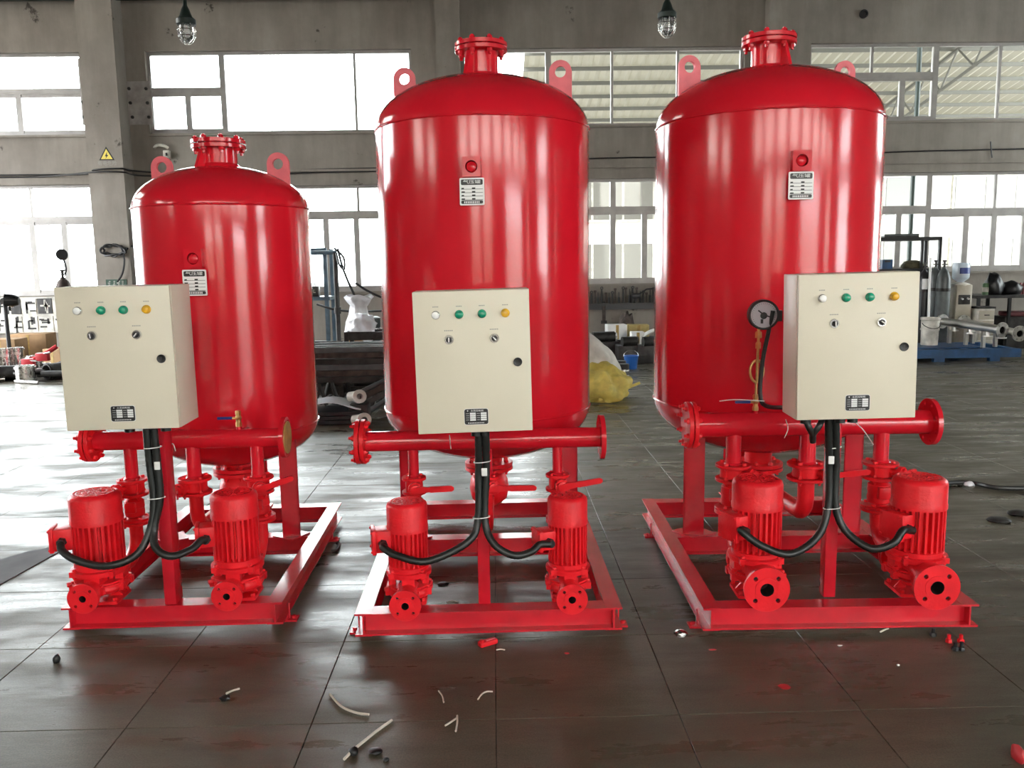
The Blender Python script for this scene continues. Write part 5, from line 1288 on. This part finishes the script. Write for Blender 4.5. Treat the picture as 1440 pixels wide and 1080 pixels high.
for k in range(4):
    d = MB().cbox((0, -0.155, hc*(0.16+0.23*k)), (0.25, 0.015, hc*0.20)).build('drawer', BEIGE, t, smooth=False); MB().cbox((0, -0.17, hc*(0.16+0.23*k)), (0.08, 0.014, 0.015)).build('handle', DSTEEL, d, smooth=False)
MB().cbox((0, 0, hc+0.01), (0.3, 0.32, 0.03)).build('cabinet_top', DSTEEL, t, smooth=False)
c = at(1420, 450, 14.9); t = thing('dark_crates', 'dark crate with red lid under the desk at the right edge', 'crate', (c.x, 14.75, 0))
MB().rbox((0, 0, 0.28), (0.6, 0.4, 0.56), 0.02).build('crate_body', DSTEEL, t); MB().rbox((0.05, 0, 0.60), (0.5, 0.38, 0.08), 0.02).build('lid', mat('dark_red_lid', (0.12, 0.025, 0.03), 0.5), t)
t.name = 'dark_crate'
# blue platform with stainless manifolds
Yq = 12.9; pa, pb = at(1225, 500, Yq), at(1432, 500, Yq); zq = z_at(1350, 491, Yq); cx = (pa.x+pb.x)/2; w = pb.x-pa.x
t = thing('blue_platform', 'low blue steel platform on the floor behind the right unit', 'platform', (cx, Yq, 0), -0.02)
zq = max(zq, 0.16)
MB().box((-w/2, -0.05, zq-0.13), (w/2, 0.03, zq)).build('front_rail', BLUEP, t, smooth=False); MB().box((-w/2, 1.0, zq-0.13), (w/2, 1.08, zq)).build('rear_rail', BLUEP, t, smooth=False)
for k in range(7):
    x = -w/2+0.04+(w-0.08)*k/6; MB().box((x-0.05, 0.03, zq-0.10), (x+0.05, 1.0, zq-0.005)).build('cross_rail', BLUEP, t, smooth=False)
for sx in (-0.9, -0.1, 0.75):
    for y in (0.0, 1.04): MB().cbox((sx, y, (zq-0.13)/2), (0.16, 0.08, zq-0.13)).build('foot', BLUEP, t, smooth=False)
MB().box((-w*0.30, 0.15, zq), (w*0.25, 0.85, zq+0.015)).build('deck_plate', BLUEP, t, smooth=False)
def manifold(label, a, b, r, fr, nbr, zsup):
    a, b = Vector(a), Vector(b); d = b-a; t = thing('steel_manifold', label, 'manifold', (a.x, a.y, zsup), 0, 'stainless manifolds on the platform'); o = Vector((a.x, a.y, zsup))
    MB().cyl(a-o, b-o, r, n=28, cap=False).build('main_pipe', STEEL2, t)
    for e, s in ((a, -1), (b, 1)):
        F = frame(e-o, d*s); mb = MB(); mb.holed(circle(fr, 36), [circle(r*0.85, 24)]+[circle(0.013, 8, fr*0.78*math.cos(q), fr*0.78*math.sin(q)) for q in [PI/8+PI/4*k for k in range(8)]], 0, 0.024, 0, F)
        mb.lathe([(r*0.85, 0), (r*0.8, -0.12), (0, -0.12)], 24, 1, F); mb.build('flange', [STEEL2, DARK], t)
    for k in range(nbr):
        p = a+d*((k+0.7)/(nbr+0.4))-o; mb = MB()
        e = p+Vector((0, 0, -0.13)); mb.cyl(p, e, r*0.5, n=16); mb.lathe([(0, 0), (fr*0.62, 0), (fr*0.62, 0.02), (r*0.45, 0.02), (r*0.45, 0.0)], 24, 0, frame(e, (0, 0, 1))); mb.build('branch_flange', STEEL2, t)
        q = a+d*((k+0.45)/(nbr+0.4))-o
        MB().box((q.x-0.022, q.y-0.03, 0.0), (q.x+0.022, q.y+0.03, q.z-r*0.7)).build('stand', STEEL2, t, smooth=False)
A_, B_ = at(1326, 452, 13.85), at(1408, 464, 12.75)
manifold('nearer stainless manifold pipe with white flange ends on the blue platform', A_, B_, 0.065, 0.118, 3, zq)
A_, B_ = at(1356, 453, 14.0), at(1433, 469, 12.6)
manifold('second stainless manifold with its flange end at the right picture edge', A_, B_, 0.06, 0.118, 2, zq)
Yb_ = 13.5; c = at(1307, 475, Yb_); t = thing('paint_bucket', 'dirty cream paint bucket standing on the blue platform', 'bucket', (c.x, Yb_, zq-0.004))
hb = z_at(1307, 446, Yb_)-zq
MB().lathe([(0, 0), (0.125, 0), (0.135, hb*0.9), (0.145, hb*0.92), (0.145, hb), (0.13, hb), (0.12, 0.02), (0, 0.02)], 26).build('bucket_body', OLDW, t); MB().lathe([(0.136, hb*0.55), (0.141, hb*0.56), (0.141, hb*0.62), (0.137, hb*0.63)], 26).build('rib', OLDW, t)
MB().tube([(0.14*math.cos(a), -0.02-0.12*math.sin(a), hb*0.8-0.08*math.sin(a)) for a in [PI*k/10 for k in range(11)]], 0.006, 6).build('bail', DSTEEL, t)

# ---------------------------------------------------------------- small things on the floor
def fl(px, py): return at_floor(px, py)
def at_floor(px, py):
    d = FW + CR*((px-720)/FPX) - CU*((py-540)/FPX); return CAM + d*(-CAM.z/d.z)
def wire(label, pts, r=0.004, m=WHITE, name='wire_scrap', cat='wire', group='wire scraps on the floor'):
    P = [at_floor(*p) for p in pts]; o = P[0].copy(); o.z = 0
    ob = MB().tube(bez([p-o+Vector((0, 0, r+0.001)) for p in P], 8), r, 8).build(name, m); ob.location = o
    return tag(ob, label, cat, group)
OFFW = mat('ivory_wire', (0.62, 0.56, 0.47), 0.5)
wire('curved ivory wire scrap, leftmost of the foreground', [(464, 978), (480, 995), (500, 1004), (519, 1007)], 0.0045, OFFW)
LW = wire('long ivory wire scrap ending in a dark knob, foreground', [(551, 1015), (530, 1030), (515, 1042), (498, 1056), (484, 1070)], 0.005, OFFW)
wire('short ivory wire scrap right of the long one', [(626, 1022), (634, 1017), (643, 1011)], 0.0035, OFFW)
wire('upright-looking ivory wire scrap forming a fork in the foreground', [(643, 1008), (643, 1018), (641, 1030)], 0.0035, OFFW)
wire('thin bent ivory wire left of the centre floor joint', [(617, 973), (622, 980), (624, 989)], 0.003, OFFW)
wire('thin arched ivory wire touching the centre floor joint', [(672, 985), (677, 978), (684, 974), (693, 974)], 0.003, OFFW)
wire('tiny ivory wire scrap under the middle front beam', [(698, 915), (704, 914), (710, 915)], 0.0025, OFFW)
wire('bright wire scrap beside a black bit before the left unit', [(318, 977), (327, 973), (337, 970)], 0.004, OFFW)
wire('pale wire scrap at the right unit front beam', [(1238, 890), (1244, 887), (1249, 885)], 0.004, OFFW)
wire('ivory wire scrap lying beyond the middle front beam', [(628, 848), (636, 846), (645, 848)], 0.003, OFFW)
wire('black hose lying on the floor right of the right unit', [(1318, 684), (1345, 682), (1370, 683), (1400, 689), (1440, 690), (1480, 686)], 0.016, RUB, 'floor_hose', 'hose', None)
wire('black bent rod on the floor behind the left unit', [(466, 778), (472, 777), (476, 772), (477, 767), (474, 766)], 0.010, DSTEEL, 'bent_rod', 'rod', None)
def debris(name, label, cat, px, py, s, seed, m, lift=0.0, group=None):
    p = at_floor(px, py); t = blob((0, 0, 0), s, seed, 2, 0.35).build(name, m, None, angle=50); t.location = (p.x, p.y, lift); return tag(t, label, cat, group)
kp = at_floor(497, 1060)-LW.location; ko = blob(kp, (0.016, 0.016, 0.014), 1, 2, 0.35).build('end_knob', BLACK, LW, angle=50); ko['label'] = 'dark knob'
debris('black_bit', 'black flattened bit right of the dark knob, foreground', 'debris', 527, 1058, (0.024, 0.020, 0.008), 2, BLACK)
debris('black_bit', 'small black bit nearest the bottom edge beside the knob', 'debris', 543, 1069, (0.010, 0.010, 0.006), 3, BLACK)
debris('black_bit', 'black bit beside the bright wire before the left unit', 'debris', 316, 984, (0.020, 0.014, 0.012), 4, BLACK)
debris('black_bit', 'upright black scrap on the floor left of the left unit front', 'debris', 80, 931, (0.014, 0.016, 0.022), 5, BLACK)
debris('rubber_scrap', 'dark rubber scrap under the middle unit', 'debris', 623, 822, (0.03, 0.02, 0.008), 6, BLACK)
debris('dark_stone', 'dark flat lump far right on the floor', 'debris', 1405, 733, (0.07, 0.05, 0.015), 7, DSTEEL)
debris('dark_stone', 'dark flat lump at the right picture edge', 'debris', 1432, 724, (0.07, 0.05, 0.02), 8, DSTEEL)
debris('grey_scrap', 'grey foil scrap beside the right unit front foot', 'debris', 957, 893, (0.028, 0.024, 0.016), 9, STEEL)
debris('white_scrap', 'white scrap lying on the black floor hose', 'debris', 1363, 683, (0.035, 0.025, 0.022), 10, FILM)
debris('red_flake', 'red paint flake on the floor before the right unit', 'debris', 1103, 966, (0.022, 0.022, 0.003), 11, REDP)
debris('red_flake', 'small red paint flake before the gap of middle and right units', 'debris', 797, 919, (0.010, 0.008, 0.003), 12, REDP)
debris('red_flake', 'thin red paint flake at the right unit left front corner', 'debris', 1002, 914, (0.016, 0.006, 0.003), 13, REDP)
debris('red_block', 'red painted block at the bottom right corner', 'block', 1431, 1068, (0.016, 0.03, 0.03), 14, REDP)
debris('white_chip', 'white chip on the floor before the right unit', 'debris', 1181, 908, (0.010, 0.005, 0.003), 15, WHITE)
debris('white_chip', 'white chip farther forward before the right unit', 'debris', 1263, 936, (0.006, 0.006, 0.004), 16, WHITE)
# red lever piece in front of the middle unit, bolts before the right unit
p = at_floor(686, 907); t = thing('red_lug', 'red slotted metal lug on the floor before the middle unit', 'lug', (p.x, p.y, 0), 0.55)
MB().rbox((0, 0, 0.012), (0.085, 0.034, 0.022), 0.006).build('lug_body', RED2, t); MB().rbox((0.012, -0.004, 0.024), (0.045, 0.008, 0.004), 0.001).build('slot', PINK, t); MB().hexa((-0.03, 0, 0.022), (0, 0, 1), 0.010, 0.008).build('stud', RED2, t)
for k, (px, py, m, lab) in enumerate(((1334, 903, RED2, 'red hexagon bolt, left of the two red ones before the right unit'), (1351, 903, RED2, 'red hexagon bolt, right of the two red ones before the right unit'), (1343, 914, BLACK, 'black bolt left of the nearest pair before the right unit'), (1352, 914, BLACK, 'black bolt right of the nearest pair before the right unit'), (1312, 894, BLACK, 'black bolt lying alone under the right unit corner'))):
    p = at_floor(px, py); t = thing('loose_bolt', lab, 'bolt', (p.x, p.y, 0), k*0.7, 'loose bolts before the right unit')
    MB().hexa((0, 0, 0), (0, 0, 1), 0.014, 0.014).build('bolt_head', m, t); MB().cyl((0, 0, 0.012), (0, 0, 0.034), 0.0075, n=10).build('shank', m, t)

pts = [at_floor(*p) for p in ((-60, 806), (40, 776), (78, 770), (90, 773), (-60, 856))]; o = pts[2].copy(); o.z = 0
ob = MB().prism([(p.x-o.x, p.y-o.y) for p in pts][::-1], 0.0, 0.005).build('dark_floor_patch', mat('dull_dark_patch', (0.10, 0.10, 0.105), 0.75, var=0.3, scale=5), smooth=False); ob.location = o  # thin flat piece, darker and duller than the floor around it
tag(ob, 'dull dark flat patch on the bright floor at the left edge', 'plate')
